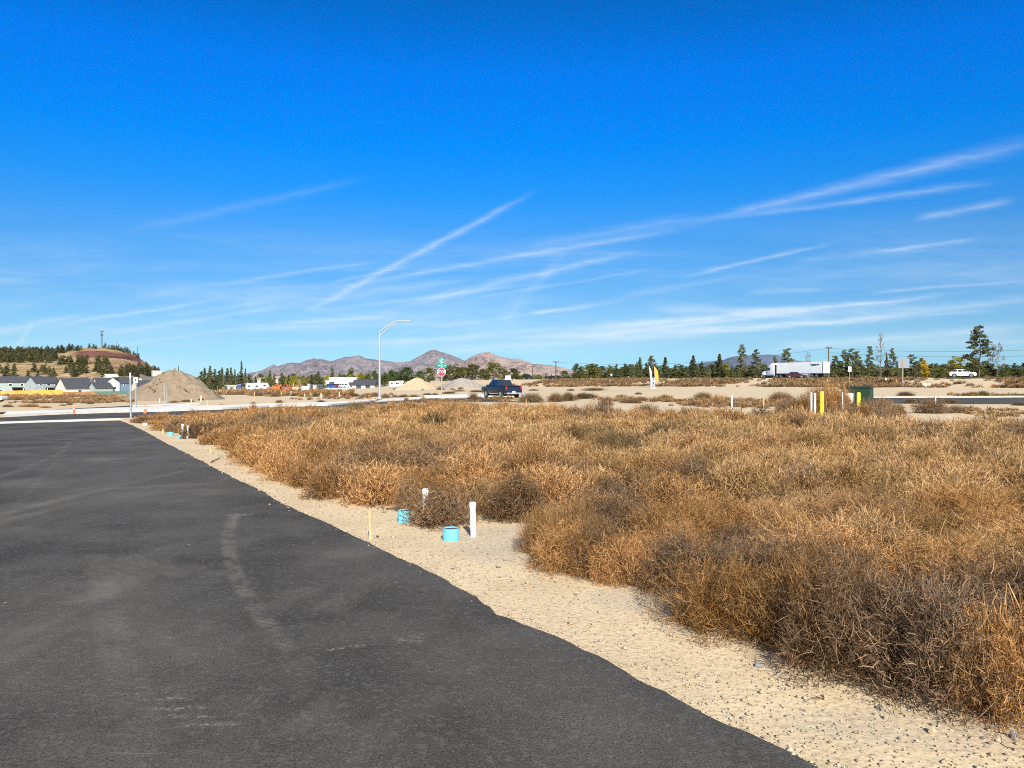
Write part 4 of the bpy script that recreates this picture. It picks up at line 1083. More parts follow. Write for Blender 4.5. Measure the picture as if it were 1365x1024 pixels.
# ------------------------------------------------------------------ stakes, pipes, posts
def stake(px, py, top, label, w=.035, lean=0, mat='wood', name='wooden_stake', cat='stake', group=None):
    p = G(px, py); h = (py - top) * p.y / F; mb = MB(); k = w / 2
    t = Vector((lean, 0, h))
    b4 = [Vector((x * k, y * k * .5, -.1)) for x, y in ((-1, -1), (1, -1), (1, 1), (-1, 1))]
    for zz in (b4,):
        t4 = [q + t for q in zz]
        mb.face(zz[::-1]); mb.face(t4)
        for i in range(4): mb.face((zz[i], zz[(i + 1) % 4], t4[(i + 1) % 4], t4[i]))
    o = mb.build(name, M[mat], None, p, bevel=.003); return tag(o, label, cat, group)
stake(494.5, 720.5, 667, 'wooden survey stake nearest the camera, left of the blue pipe stub', .028, -.012)
stake(281, 605, 590, 'short pale wooden stake alone on the sand further up the shoulder', .035)
stake(217.5, 579, 567.5, 'wooden stake on the shoulder just left of the far blue pipe stub', .04)
stake(184, 564, 557, 'small wooden stake at the far end of the shoulder near the street corner', .05)
stake(1018, 544, 529, 'thin wooden stake on the bare ground below the maroon car', .06)
stake(339, 531.5, 522, 'wooden stake at the foot of the short lamp post', .1)
stake(277, 541, 533, 'brown wooden stake on the bare ground right of the soil heap', .09)

stake(498.5, 716.5, 701, 'short black stick leaning beside the near wooden stake', .030, .035, 'black', 'stroke', 'stroke')  # thin black rod built along the dark stroke beside the stake's foot

def pipe(px, py, top, dia, label, lean=0, name='vent_pipe', mat='white_pvc', ring=True, group=None):
    p = G(px, py); h = (py - top) * p.y / F
    o = thing(name, label, 'pipe', p, 0, group)
    mb = MB(); r = dia / 2
    prof = [(r, -.15), (r, h - .055), (r * 1.18, h - .05), (r * 1.18, h - .004), (r * 1.1, h)] if ring else [(r, -.15), (r, h)]
    n = 28
    mb.tube([(lean * (z / h), 0, z) for _, z in prof], [q for q, _ in prof], n, cap=True)
    mb.build('pipe_body', M[mat], o, smooth=True)
    if ring:
        m2 = MB(); m2.tube([(lean, 0, h - .001), (lean, 0, h + .006)], r * .8, n); m2.build('end_cap', M[mat], o, smooth=True)
    return o
pipe(631, 715.5, 670, .058, 'tall white plastic pipe standing on the sand right of the blue stub', -.008)
pipe(567, 688, 652, .066, 'white plastic pipe rising behind the dark rounded bush')
pipe(250, 584.5, 567.5, .055, 'white plastic pipe standing beside the far pair of blue stubs', .012)
pipe(243.5, 583.5, 565.5, .055, 'cream white pipe just left of the other far white pipe', .0)
pipe(1081.5, 560, 523.5, .07, 'white plastic pipe left one of the pair by the left yellow post', ring=False)
pipe(1086.5, 560, 524, .075, 'white plastic pipe right one of the pair by the left yellow post', ring=False)
pipe(1123, 556, 523, .05, 'thin white pipe among the tall weeds between the two yellow posts', ring=False)
pipe(975.5, 546, 527, .09, 'white marker pipe standing alone on the bare ground below the semi truck', ring=False)
pipe(1247, 540, 528, .08, 'short white pipe sticking up behind the dark bush by the side street', ring=False)
for px, py, top in ((268, 536, 527.5), (375, 528, 523), (388, 527, 521.5), (406, 529, 525), (428, 529.5, 524.5), (452.5, 529.5, 522.5), (213, 537, 531), (255, 536, 532)):
    pipe(px, py, top, .16, 'short pale utility marker on the bare lots beyond the cross street', ring=False, name='marker_post', mat='beige', group='pale markers on the far lots')

def blue_stub(px, py, top, wpx, label, mat='blue_pvc'):
    p = G(px, py); k = p.y / F; r = wpx * k / 2; h = (py - top) * k
    o = thing('pipe_stub', label, 'pipe stub', p + Vector((0, r, 0)), px, None)
    mb = MB(); n = 40
    outer = [[(math.cos(2 * math.pi * i / n) * q, math.sin(2 * math.pi * i / n) * q, z) for i in range(n)] for q, z in ((r, -.1), (r, h), (r * .93, h), (r * .93, h - .05))]
    for a, b in zip(outer, outer[1:]):
        for i in range(n): mb.face((a[i], a[(i + 1) % n], b[(i + 1) % n], b[i]))
    mb.build('pipe_wall', M[mat], o, smooth=True)
    m2 = MB(); m2.tube([(0, 0, h - .045), (0, 0, h - .012)], r * .925, n); m2.build('pipe_plug', M['dark_lid'], o, smooth=True)
blue_stub(600, 722, 706, 22, 'turquoise blue pipe stub standing in the sand left of the tall white pipe')
blue_stub(537.5, 697.5, 681.5, 17, 'turquoise blue pipe stub half hidden at the left of the dark rounded bush')
blue_stub(226, 581, 576.5, 7, 'blue pipe stub far up the shoulder, the left one of the far pair')
blue_stub(238.5, 585, 581, 7.5, 'blue pipe stub far up the shoulder, the right one of the far pair')
blue_stub(192, 567, 564.2, 6, 'low white pipe stub at the far end of the shoulder', 'white_pvc')

def yellow_post(px, py, top, label):
    p = G(px, py); h = (py - top) * p.y / F; r = 5.0 * p.y / F / 2
    o = thing('bollard', label, 'bollard', p)
    mb = MB(); mb.tube([(0, 0, -.1), (0, 0, h - .05), (0, 0, h - .015), (0, 0, h)], [r, r, r * .8, r * .3], 20); mb.build('post', M['yellow'], o, smooth=True)
yellow_post(1095.5, 560, 521.5, 'yellow steel bollard right of the pair of white pipes in the weeds')
yellow_post(1144.5, 560, 523, 'yellow steel bollard in front of the dark green cabinet')

# green electrical cabinet, its white meter box
p = G(1154, 556); k = p.y / F
cab = thing('utility_cabinet', 'dark green steel utility cabinet with its corner turned towards the road', 'utility cabinet', p + Vector((0, .9, 0)), R(-32))
mb = MB(); mb.box((0, 0, .62), (1.25, 1.15, 1.3)); mb.build('cabinet_body', M['util_green'], cab, bevel=.02)
mb = MB(); mb.box((0, 0, 1.295), (1.33, 1.23, .06)); mb.build('cabinet_lid', M['util_green'], cab, bevel=.015)
mb = MB(); mb.box((.0, -.588, .62), (.02, .02, 1.1)); mb.build('door_seam', M['grey_dark'], cab)
mb = MB(); mb.box((-.58, -.592, 1.12), (.14, .02, .14)); mb.build('warning_label', M['white'], cab)
mb = MB(); mb.box((.1, -.60, .7), (.05, .05, .2)); mb.build('handle', M['grey_dark'], cab)
p = G(1137, 556)
box = thing('meter_box', 'white meter box on a post beside the right yellow bollard', 'utility box', p + Vector((0, .5, 0)), R(-8))
mb = MB(); mb.box((0, 0, .78), (.40, .22, .5)); mb.build('box_body', M['white'], box, bevel=.02)
mb = MB(); mb.tube([(0, 0, -.1), (0, 0, .55)], .04, 10); mb.build('post', M['galv'], box)
mb = MB(); mb.box((0, -.115, .8), (.3, .014, .36)); mb.build('door', M['white'], box)

# ------------------------------------------------------------------ street furniture
def lamp_post(px, py, top, label, arm, drop, armlen, rz=0, r=.085):
    """tapered pole, twin-tube bracket rising to a short level arm and a flat luminaire"""
    p = G(px, py); k = p.y / F; H = (py - top) * k
    o = thing('street_lamp', label, 'street lamp', p, rz)
    zb = H - drop * k                       # pole top
    mb = MB(); mb.tube([(0, 0, -.1), (0, 0, zb)], [r * 1.25, r * .75], 14); mb.build('pole', M['lamp_post'], o, smooth=True)
    mb = MB(); mb.box((0, 0, .12), (r * 4, r * 4, .26)); mb.build('base_plate', M['lamp_post'], o, bevel=.02)
    a = arm * k; L = armlen * k
    mb = MB(); mb.tube([(0, 0, zb - .05), (a * .45, 0, zb + (H - zb) * .52), (a * .8, 0, H - .05 * drop * k), (a, 0, H)], r * .6, 10)
    mb.tube([(0, 0, zb - drop * k * .5), (a * .5, 0, zb + (H - zb) * .34), (a * .95, 0, H - .04)], r * .6, 10)
    mb.tube([(a * .95, 0, H - .01), (a + L, 0, H + .04)], r * .55, 10)
    mb.build('bracket_arm', M['lamp_post'], o, smooth=True)
    mb = MB(); mb.box((a + L + .3, 0, H + .04), (.75, .34, .12), top=(.8, .7)); mb.build('luminaire', M['galv'], o, bevel=.03)
    mb = MB(); mb.box((a + L + .3, 0, H - .028), (.5, .24, .02)); mb.build('lens', M['glass'], o)
    return o
lamp_post(506, 532.5, 427.8, 'tall pale street lamp with a raised twin-tube arm at the bend of the street', 25, 13.5, 7.5, 0, .10)
lamp_post(338.5, 523, 496.5, 'short pale street lamp in the far yard before the white trailers', 6, 5, 2, 0, .13)

# stop sign with two green street-name blades
p = G(588.5, 533); k = p.y / F
st = thing('stop_sign', 'red octagonal stop sign below two green street name blades', 'stop sign', p, R(-2))
H = 57 * k
mb = MB(); mb.box((0, .03, H / 2 - .1), (.06, .05, H + .1)); mb.build('post', M['galv'], st)
zc = 37 * k; ro = 6.0 * k
octo = lambda r, y: [Vector((r * math.cos(R(22.5 + 45 * i)), y, zc + r * math.sin(R(22.5 + 45 * i)))) for i in range(8)]
mb = MB(); mb.prism(octo(ro, -.012), (0, .01, 0)); rim = mb.build('sign_border', M['flag_white'], st)
mb = MB(); mb.prism(octo(ro * .92, -.018), (0, .005, 0)); mb.build('sign_face', M['red'], st)
me = text_mesh('STOP', ro * .95, .003); me.materials.append(M['flag_white'])
o = link('lettering', me, st, (0, -.021, zc)); o.rotation_euler = (R(90), 0, 0); o.scale = (.82, 1, 1)
def name_blade(z, w, h, rz, lines):
    b = MB(); b.box((0, 0, 0), (w, .012, h)); o = b.build('name_blade', M['green_sign'], st, (0, .03, z), bevel=.004); o.rotation_euler = (0, 0, rz)
    m2 = MB()
    for x0, x1, zz, hh in lines: m2.box(((x0 + x1) / 2 * w, -.009, zz * h), ((x1 - x0) * w, .004, hh * h))
    m2.build('lettering', M['white'], o)
# the blades' lettering is too small to read in the photograph: pale strokes as they look there
name_blade(51.5 * k, 7.6 * k, 7.6 * k, 0, ((-.30, -.22, .1, .45), (-.08, .02, .24, .18), (.12, .30, .22, .14), (-.10, .06, -.12, .3), (.16, .32, -.2, .14), (-.3, -.18, -.3, .12)))
name_blade(45.6 * k, 13.5 * k, 4.2 * k, R(4), ((-.33, -.17, 0, .34), (-.07, .10, -.02, .42), (.26, .40, 0, .32)))

def square_sign(px, py, top, x0, x1, y0, y1, label, mat='white', post='galv', pw=.07, marks=(), name='road_sign'):
    p = G(px, py); k = p.y / F
    o = thing(name, label, 'sign', p)
    mb = MB(); mb.box((0, .04, (py - top) * k / 2 - .1), (pw, pw * .8, (py - top) * k + .1)); mb.build('post', M[post], o)
    w, h = (x1 - x0) * k, (y1 - y0) * k
    mb = MB(); mb.box((((x0 + x1) / 2 - px) * k, -.012, (py - (y0 + y1) / 2) * k), (w, .03, h)); f = mb.build('sign_panel', M[mat], o, bevel=.01)
    for (mx, mz, mw, mh) in marks:
        m2 = MB(); m2.box((((x0 + x1) / 2 - px) * k + mx * w, -.033, (py - (y0 + y1) / 2) * k + mz * h), (mw * w, .006, mh * h)); m2.build('marking', M['grey_dark'], f)
    return o
square_sign(181, 546, 503, 178.2, 183.4, 503, 510.8, 'white rectangular road sign on a grey post at the street corner', marks=((0, .05, .3, .5), (0, -.34, .6, .1)))
o = thing('sign_post', 'bare tall grey steel post at the street corner left of the white sign', 'post', G(174.5, 557))
kk = G(174.5, 557).y / F
mb = MB(); mb.tube([(0, 0, -.1), (-.8 * kk, 0, 53 * kk)], .04, 10); mb.build('post', M['galv'], o)
mb = MB(); mb.tube([(-.8 * kk, 0, 53 * kk), (-.85 * kk, 0, 60 * kk)], .032, 10); mb.build('post_tip', M['white'], o)
stake(219.5, 537, 510, 'tall thin grey rod in front of the soil heap, left one', .06, 0, 'galv', 'steel_rod', 'rod')
stake(222.5, 538.5, 516, 'tall thin grey rod in front of the soil heap, by the white barrier end', .06, 0, 'galv', 'steel_rod', 'rod')
square_sign(677.5, 522, 501, 673.6, 680.8, 500.8, 507.0, 'small pale square sign standing behind the blue pickup', 'beige')
square_sign(1132.5, 512, 488.5, 1130.6, 1134.8, 488.8, 495.6, 'small white road sign at the highway right of the semi truck', marks=((0, 0, .5, .12),))
square_sign(1203, 514, 478.5, 1197.5, 1212.2, 478, 490.8, 'big grey sign board seen from behind on a wooden post by the highway', 'grey_board', 'drab_wood', .25)
p = G(815, 511)
o = thing('round_sign', 'small round white sign at the edge of the highway left of the feather flags', 'sign', p); k = p.y / F
mb = MB(); mb.box((0, .05, 6 * k), (.12, .08, 12 * k)); mb.build('post', M['pole_wood'], o)
mb = MB(); mb.prism([Vector((1.25 * k * math.cos(R(30 * i)), -.02, 11.2 * k + 1.25 * k * math.sin(R(30 * i)))) for i in range(12)], (0, .05, 0)); mb.build('sign_disc', M['white'], o)
stake(1181, 510, 503, 'pale short marker post at the highway edge left of the grey sign board', .35, 0, 'beige', 'marker_post', 'post')
stake(813.5, 510.5, 506, 'pale short delineator at the highway edge under the round sign', .3, 0, 'beige', 'marker_post', 'post')
p = G(1233, 516.5); k = p.y / F
o = thing('junction_box', 'low cream utility box at the foot of the highway bank', 'utility box', p, R(8))
mb = MB(); mb.box((0, 0, 2.6 * k), (12.5 * k, 6 * k, 5.6 * k)); mb.build('box_body', M['beige'], o, bevel=.04)
mb = MB(); mb.box((0, 0, 5.5 * k), (13 * k, 6.6 * k, .7 * k)); mb.build('box_lid', M['cream'], o, bevel=.03)

# feather flags and a stacked sign board on the lot
def feather(px, py, top, wpx, lean, label, mat):
    p = G(px, py); k = p.y / F; H = (py - top) * k; w = wpx * k
    o = thing('feather_flag', label, 'flag', p, R(-10))
    path = [(lean * k * t * t, 0, H * t) for t in (0, .25, .5, .75, .9, 1)]
    mb = MB(); mb.tube(path, [.05, .045, .04, .035, .03, .02], 8); mb.build('pole', M['galv'], o)
    mb = MB(); n = 14; A, B = [], []
    for i in range(n + 1):
        t = .30 + .70 * i / n; x = lean * k * t * t
        ww = w * math.sin(min(1, (1 - (t - .30) / .70) * 2.2 + .05) * math.pi / 2) * (1 if t > .42 else .6 + .4 * (t - .30) / .12)
        A.append(Vector((x + .04, .04 * math.sin(t * 9), H * t))); B.append(Vector((x + .04 + ww, .10 * math.sin(t * 7 + 1), H * t - .12)))
    th = Vector((0, .015, 0))
    for i in range(n):
        mb.face((A[i], B[i], B[i + 1], A[i + 1])); mb.face((A[i + 1] + th, B[i + 1] + th, B[i] + th, A[i] + th))
        mb.face((A[i], A[i + 1], A[i + 1] + th, A[i] + th)); mb.face((B[i + 1], B[i], B[i] + th, B[i + 1] + th))
    mb.build('banner', M[mat], o, smooth=True)
feather(867, 517, 487.5, 2.4, -2.0, 'slim white feather flag left of the stacked sign board', 'flag_white')
feather(873.0, 517, 488, 4.6, -1.2, 'bright orange feather flag right of the stacked sign board', 'flag_orange')
p = G(870, 517.8); k = p.y / F
o = thing('sign_board', 'white stacked sign board with dark squares between the feather flags', 'sign', p, R(6))
for sx_ in (-1, 1):
    mb = MB(); mb.box((sx_ * 2.4 * k, 0, 7 * k), (.9 * k, .2, 14.4 * k)); mb.build('leg', M['flag_white'], o)
for z, h, nm in ((12.2, 3.4, 'upper_panel'), (6.6, 6.2, 'lower_panel')):
    mb = MB(); mb.box((0, -.16, z * k), (5.0 * k, .08, h * k)); f = mb.build(nm, M['flag_white'], o)
    m2 = MB(); m2.box((.1 * k, -.21, z * k), (3.3 * k, .02, h * k * .55)); m2.build('marking', M['container'], f)
    m3 = MB(); m3.box((-.4 * k, -.225, z * k), (1.0 * k, .01, h * k * .28)); m3.build('marking', M['flag_white'], f)
mb = MB(); mb.box((0, -.05, .5 * k), (7.0 * k, .7, .9 * k)); mb.build('base', M['flag_white'], o)

# orange delineators and the white barrier across the lane
def delineator(px, py, top, label):
    p = G(px, py); k = p.y / F; h = (py - top) * k; r = 1.25 * k
    o = thing('delineator', label, 'traffic post', p)
    mb = MB(); mb.tube([(0, 0, .05), (0, 0, h * .95), (0, 0, h)], [r, r * .9, r * .5], 14); mb.build('tube', M['orange'], o, smooth=True)
    for z in (.56, .8):
        m2 = MB(); m2.tube([(0, 0, h * z), (0, 0, h * (z + .11))], r * 1.06, 14); m2.build('reflective_band', M['white'], o, smooth=True)
    m2 = MB(); m2.tube([(0, 0, 0), (0, 0, .06)], [r * 2.4, r * 1.9], 14); m2.build('rubber_base', M['black'], o, smooth=True)
delineator(98.5, 554, 538.5, 'orange tubular traffic post on the pale sidewalk at the left')
p = G(193.5, 552.5); k = p.y / F
o = thing('traffic_cone', 'orange traffic cone in front of the white barrier at the corner', 'traffic cone', p)
h = 13.5 * k; r = 2.4 * k
mb = MB(); mb.tube([(0, 0, .03), (0, 0, h)], [r, r * .25], 18); mb.build('cone_body', M['orange'], o, smooth=True)
mb = MB(); mb.tube([(0, 0, h * .55), (0, 0, h * .76)], [r * .62, r * .46], 18); mb.build('reflective_band', M['white'], o, smooth=True)
mb = MB(); mb.box((0, 0, .025), (r * 2.6, r * 2.6, .05)); mb.build('cone_base', M['black'], o)
a = G(178, 545.0); k = a.y / F; b = a + Vector((45 * k, 5.0, 0)); d = b - a
o = thing('barrier', 'long white wooden barrier of rails on posts across the closed lane', 'barrier', a, math.atan2(d.y, d.x)); L = d.length
for i in range(7):
    mb = MB(); mb.box((L * i / 6, 0, 2.0 * k), (.7 * k if i in (2, 3) else .35 * k, .1, 5.0 * k)); mb.build('post', M['white'], o)
for z in (3.9,):
    mb = MB(); mb.box((L / 2, -.12, z * k), (L * 1.02, .05, 1.0 * k)); mb.build('rail', M['white'], o)
mb = MB(); mb.box((L * .75, -.12, 2.0 * k), (L * .5, .05, .5 * k)); mb.build('rail', M['white'], o)

# utility poles and their wires
def utility_pole(px, y, top, label, arm=8.5):
    p = onland(px, y); k = y / F; H = EYE - (top - HY) * k - p.z
    o = thing('utility_pole', label, 'utility pole', p, R(4))
    mb = MB(); mb.tube([(0, 0, -.3), (0, 0, H)], [.24, .17], 10); mb.build('pole', M['pole_wood'], o, smooth=True)
    mb = MB(); mb.box((0, -.2, H - .9 * k), (arm * k, .2, .28)); mb.build('crossarm', M['pole_wood'], o)
    for x in (-.46, -.2, .2, .46):
        m2 = MB(); m2.tube([(x * arm * k, -.2, H - .9 * k + .14), (x * arm * k, -.2, H - .9 * k + .42)], [.09, .05], 8); m2.build('insulator', M['grey_dark'], o)
    return Vector((p.x, p.y, p.z + H))
t1 = utility_pole(741, 300, 481.8, 'wooden utility pole with a crossarm left of the broad olive tree')
t2 = utility_pole(1104.5, 232, 463, 'wooden utility pole with a crossarm above the rear of the semi truck')
t3 = P(1480, 461, 190); t4 = P(640, 481, 335)
utility_pole(710, 320, 488, 'small distant utility pole right of the pickup below the butte', 6)
def wire(a, b, label, sag=1.2):
    mb = MB(); mb.tube([a.lerp(b, i / 16) - Vector((0, 0, sag * 4 * (i / 16) * (1 - i / 16))) for i in range(17)], .035, 5)
    tag(mb.build('power_line', M['grey_dark'], smooth=True), label, 'power line')
wire(t2 + Vector((0, 0, -.3)), t3, 'thin power line sagging from the right utility pole past the tallest pine')
wire(t2 + Vector((0, 0, -1.6)), t3 + Vector((0, 0, -1.6)), 'lower thin power line from the right utility pole past the tallest pine')
wire(t1 + Vector((0, 0, -.3)), t2 + Vector((0, 0, -.3)), 'thin power line strung between the two utility poles above the tree row', 2.5)
# masts on the hill
def mast(px, top, label, w=.5, base=None, lattice=False):
    u = (px - CX) / F; y = HD1 - 5; z = hill_z(u * y, y); k = y / F; H = EYE - (top - HY) * k - z
    o = thing('radio_mast', label, 'radio mast', (u * y, y, z - .5))
    if lattice:
        for a in range(3):
            c = (math.cos(a * 2.094) * w, math.sin(a * 2.094) * w)
            mb = MB(); mb.tube([(c[0], c[1], 0), (c[0] * .6, c[1] * .6, H)], .14, 6); mb.build('mast_leg', M['grey_dark'], o)
        mb = MB(); n = 16
        for i in range(n):
            z0, z1 = H * i / n, H * (i + 1) / n; f0, f1 = 1 - .4 * i / n, 1 - .4 * (i + 1) / n
            for a in range(3):
                q, r = a * 2.094, (a + 1) * 2.094
                mb.tube([(math.cos(q) * w * f0, math.sin(q) * w * f0, z0), (math.cos(r) * w * f1, math.sin(r) * w * f1, z1)], .08, 4)
        mb.build('lattice_bracing', M['grey_dark'], o)
        for zz, ww in ((.99, 4.2), (.74, 3.0), (.80, 2.6)):
            mb = MB(); mb.box((0, 0, H * zz), (ww, 1.2, .9)); mb.build('antenna', M['grey_dark'], o)
    else:
        mb = MB(); mb.tube([(0, 0, 0), (0, 0, H)], [w * .5, w * .3], 6); mb.build('mast_pole', M['grey_dark'], o)
        mb = MB(); mb.box((0, 0, H * .8), (w * 2.2, w, H * .06)); mb.build('antenna', M['grey_dark'], o)
mast(135.8, 441, 'tall lattice radio mast on top of the cinder hill', 1.0, lattice=True)
mast(121.5, 456, 'short mast left of the tall lattice mast on the cinder hill', .45)
mast(140.5, 455, 'thin antenna just right of the tall lattice mast', .4)
mast(155.5, 454.5, 'thin antenna on the right shoulder of the cinder hill top', .4)
mast(149.5, 459, 'smallest antenna above the trees on the cinder hill top', .35)
mast(183.5, 461.5, 'grey pole standing alone on the right slope of the cinder hill', .7)

# ------------------------------------------------------------------ buildings
def house(px, y, yb, w, d, he, hr, rot, wall, roof, label, wins=(), ridge='x', name='house', cat='house', trim='white', over=.45, porch=None):
    """gabled house; w along its front, ridge along 'x' (front) or 'y' (gable to the front); wins: (face, u, z, w, h)"""
    c = P(px, yb, y); gz = c.z
    w /= 1.12
    o = thing(name, label, cat, c, R(rot) - math.atan2(c.x, c.y))
    mb = MB(); mb.box((0, 0, he / 2 - .5), (w, d, he + 1))
    if ridge == 'x':
        for s in (-1, 1): mb.prism([Vector((s * w / 2, -d / 2, he)), Vector((s * w / 2, d / 2, he)), Vector((s * w / 2, 0, hr))], (-s * .15, 0, 0))
    else:
        for s in (-1, 1): mb.prism([Vector((-w / 2, s * d / 2, he)), Vector((w / 2, s * d / 2, he)), Vector((0, s * d / 2, hr))], (0, -s * .15, 0))
    wl = mb.build('wall', M[wall], o, fix=False)
    mb = MB(); t = .22
    if ridge == 'x':
        sl = (hr - he) / (d / 2)
        for s in (-1, 1):
            a = [Vector((-w / 2 - over, s * (d / 2 + over), he - sl * over + .02)), Vector((w / 2 + over, s * (d / 2 + over), he - sl * over + .02)), Vector((w / 2 + over, s * .01, hr + .02)), Vector((-w / 2 - over, s * .01, hr + .02))]
            mb.prism(a, (0, 0, t))
    else:
        sl = (hr - he) / (w / 2)
        for s in (-1, 1):
            a = [Vector((s * (w / 2 + over), -d / 2 - over, he - sl * over + .02)), Vector((s * (w / 2 + over), d / 2 + over, he - sl * over + .02)), Vector((s * .01, d / 2 + over, hr + .02)), Vector((s * .01, -d / 2 - over, hr + .02))]
            mb.prism(a, (0, 0, t))
    mb.build('roof', M[roof], o)
    for face, u, z, ww, hh in wins:
        if face == 'f': cpos, dims, sg = (u * w, -d / 2 - .03, z), (ww, .08, hh), (0, -.045, 0)
        else: cpos, dims, sg = (-w / 2 - .03, u * d, z), (.08, ww, hh), (-.045, 0, 0)
        m2 = MB(); m2.box(cpos, dims); f = m2.build('window', M[trim], o)
        m3 = MB(); q = [x * .78 if i != (1 if face == 'f' else 0) else x for i, x in enumerate(dims)]
        m3.box(Vector(cpos) + Vector(sg) * .4, q); m3.build('pane', M['glass'], f)
    if porch:
        x0, x1, z = porch
        m2 = MB(); m2.box(((x0 + x1) / 2 * w, -d / 2 - 1.2, z), ((x1 - x0) * w, 2.4, .25)); m2.build('porch_roof', M[roof], o)
        m2 = MB(); m2.box(((x0 + x1) / 2 * w, -d / 2 - .05, z / 2 - .1), ((x1 - x0) * w * .8, .1, z - .3)); m2.build('porch_door', M['glass'], o)
        for xx in (x0, x1):
            m2 = MB(); m2.box((xx * w * .97, -d / 2 - 2.2, z / 2 - .1), (.2, .2, z)); m2.build('porch_post', M['white'], o)
HY_ = 400
house(14, 398, 524, 18.5, 9, 5.6, 8.4, 4, 'sage', 'roof_dark', 'sage green two-storey house at the left edge with white framed windows', (('f', -.33, 4.2, 1.5, 1.3), ('f', -.02, 4.2, 1.6, 1.4), ('f', .28, 4.2, 1.3, 1.3), ('f', -.28, 1.2, 2.0, 1.5), ('f', .4, 1.2, .9, 1.2)), porch=(.0, .32, 2.9))
house(57.5, 396, 524, 13.5, 9.5, 5.3, 8.3, 27, 'grey_siding', 'roof_dark', 'grey two-storey house with its pale gable end lit, second from the left', (('f', -.3, 4.3, 1.2, .8), ('f', .02, 4.3, 1.8, .9), ('f', .33, 4.3, 1.3, .8), ('s', 0, 3.6, .9, 1.0), ('f', -.32, 1.2, 1.3, 1.2)), porch=(-.12, .3, 2.7))
house(99, 392, 524, 14.5, 12, 2.5, 7.6, 24, 'cream', 'roof_dark', 'low house with a large charcoal roof, third from the left', (('f', 0, 1.2, 2.0, 1.1),))
house(115, 410, 522, 8, 8, 4.6, 7.2, 10, 'blue_siding', 'roof_dark', 'teal blue gabled house behind the low charcoal roof', (('f', .1, 3.8, 1.3, 1.1),), 'y')
house(134, 394, 524, 9.5, 8, 2.6, 5.4, 26, 'sage', 'roof_dark', 'small pale house with a low dark roof, left of the cream gable', (('s', .1, 1.4, 1.2, 1.0),))
house(138, 428, 520, 10, 8, 4.6, 6.6, 14, 'cream', 'roof_dark', 'house half hidden behind, with a dark roof between two gables', (('f', -.3, 4.0, 1.2, 1.0),))
house(153.5, 402, 524, 7.8, 9, 5.4, 8.0, -14, 'cream', 'roof_dark', 'cream house with a tall gable facing the street', (('f', .12, 2.6, 2.0, 1.4), ('f', -.25, 1.2, 1.0, 1.2)), 'y')
house(169, 402, 524, 8.5, 9, 5.2, 8.2, 12, 'blue_siding', 'roof_dark', 'dark blue house just left of the bare corner post', (('f', -.25, 4.2, 1.2, 1.0), ('f', .2, 4.2, 1.2, 1.0), ('f', .2, 1.3, 1.5, 1.2)))
house(190, 396, 523, 9, 9, 2.8, 6.0, 22, 'cream', 'roof_dark', 'low dark-roofed house at the left foot of the soil heap', (('s', 0, 1.3, 1.0, 1.0),))
house(148, 470, 510, 7, 7, 3.2, 5.0, 15, 'cream', 'beige', 'pale house with a cream roof behind the others on the rising ground', ())
house(196, 450, 513, 8, 7, 3.0, 4.6, 20, 'white', 'roof_grey', 'white house partly hidden by trees above the dark-roofed house', ())
house(209, 560, 500, 7, 6, 2.4, 3.0, 8, 'cream', 'cream', 'flat pale building among junipers at the top left of the soil heap', ())
def shed(px0, px1, y, yb, ytop, wall, roof, label, rise=.25, depth=10, rot=0, name='building', door=None):
    k = y / F; w = (px1 - px0) * k; h = (yb - ytop) * k
    c = P((px0 + px1) / 2, yb, y)
    o = thing(name, label, 'building', c, R(rot))
    he = h * (1 - rise)
    mb = MB(); mb.box((0, 0, he / 2 - .5), (w, depth, he + 1)); mb.build('wall', M[wall], o)
    mb = MB(); mb.prism([Vector((-w / 2 - .3, -depth / 2 - .4, he)), Vector((-w / 2 - .3, depth / 2 + .4, he)), Vector((-w / 2 - .3, depth / 2 + .4, he + .15)), Vector((-w / 2 - .3, 0, h)), Vector((-w / 2 - .3, -depth / 2 - .4, he + .15))], (w + .6, 0, 0)); mb.build('roof', M[roof], o)
    if door:
        for u, ww, hh in door:
            mb = MB(); mb.box((u * w, -depth / 2 - .03, hh / 2), (ww, .08, hh)); mb.build('door', M['container'], o)
shed(438, 477, 330, 516, 503, 'white', 'white', 'long white metal building in the far yard', .45, 12, 3, door=((.32, 1.5, 2.0), (-.3, 2.2, 2.4)))
shed(473, 503, 312, 518, 506, 'cream', 'roof_dark', 'low building with a dark roof beside the long white one', .62, 9, -4, door=((-.2, 2, 1.8), (.2, 1.8, 1.8)))
shed(300, 317, 300, 521, 513.4, 'white', 'white', 'white flat building below the dark conifers right of the soil heap', .2, 6, 4, door=((.2, 1.4, 1.4),))
shed(622, 651, 325, 515, 505, 'beige', 'roof_grey', 'low grey-roofed building behind the gravel heap', .6, 8, 0)
shed(393, 403, 345, 512, 506.5, 'cream', 'sage', 'small pale building with a green roof behind the yellow-green tree', .4, 6)
shed(346, 353, 360, 508.5, 503.5, 'cream', 'tan', 'tiny pale house between the conifers behind the trailers', .45, 6)
shed(366.5, 373, 360, 508.5, 502, 'cream', 'tan', 'tiny pale two-storey house behind the orange machines', .4, 6)
shed(1318, 1326, 300, 503.5, 500, 'white', 'white', 'small white shed among trees right of the tallest pine', .3, 5)

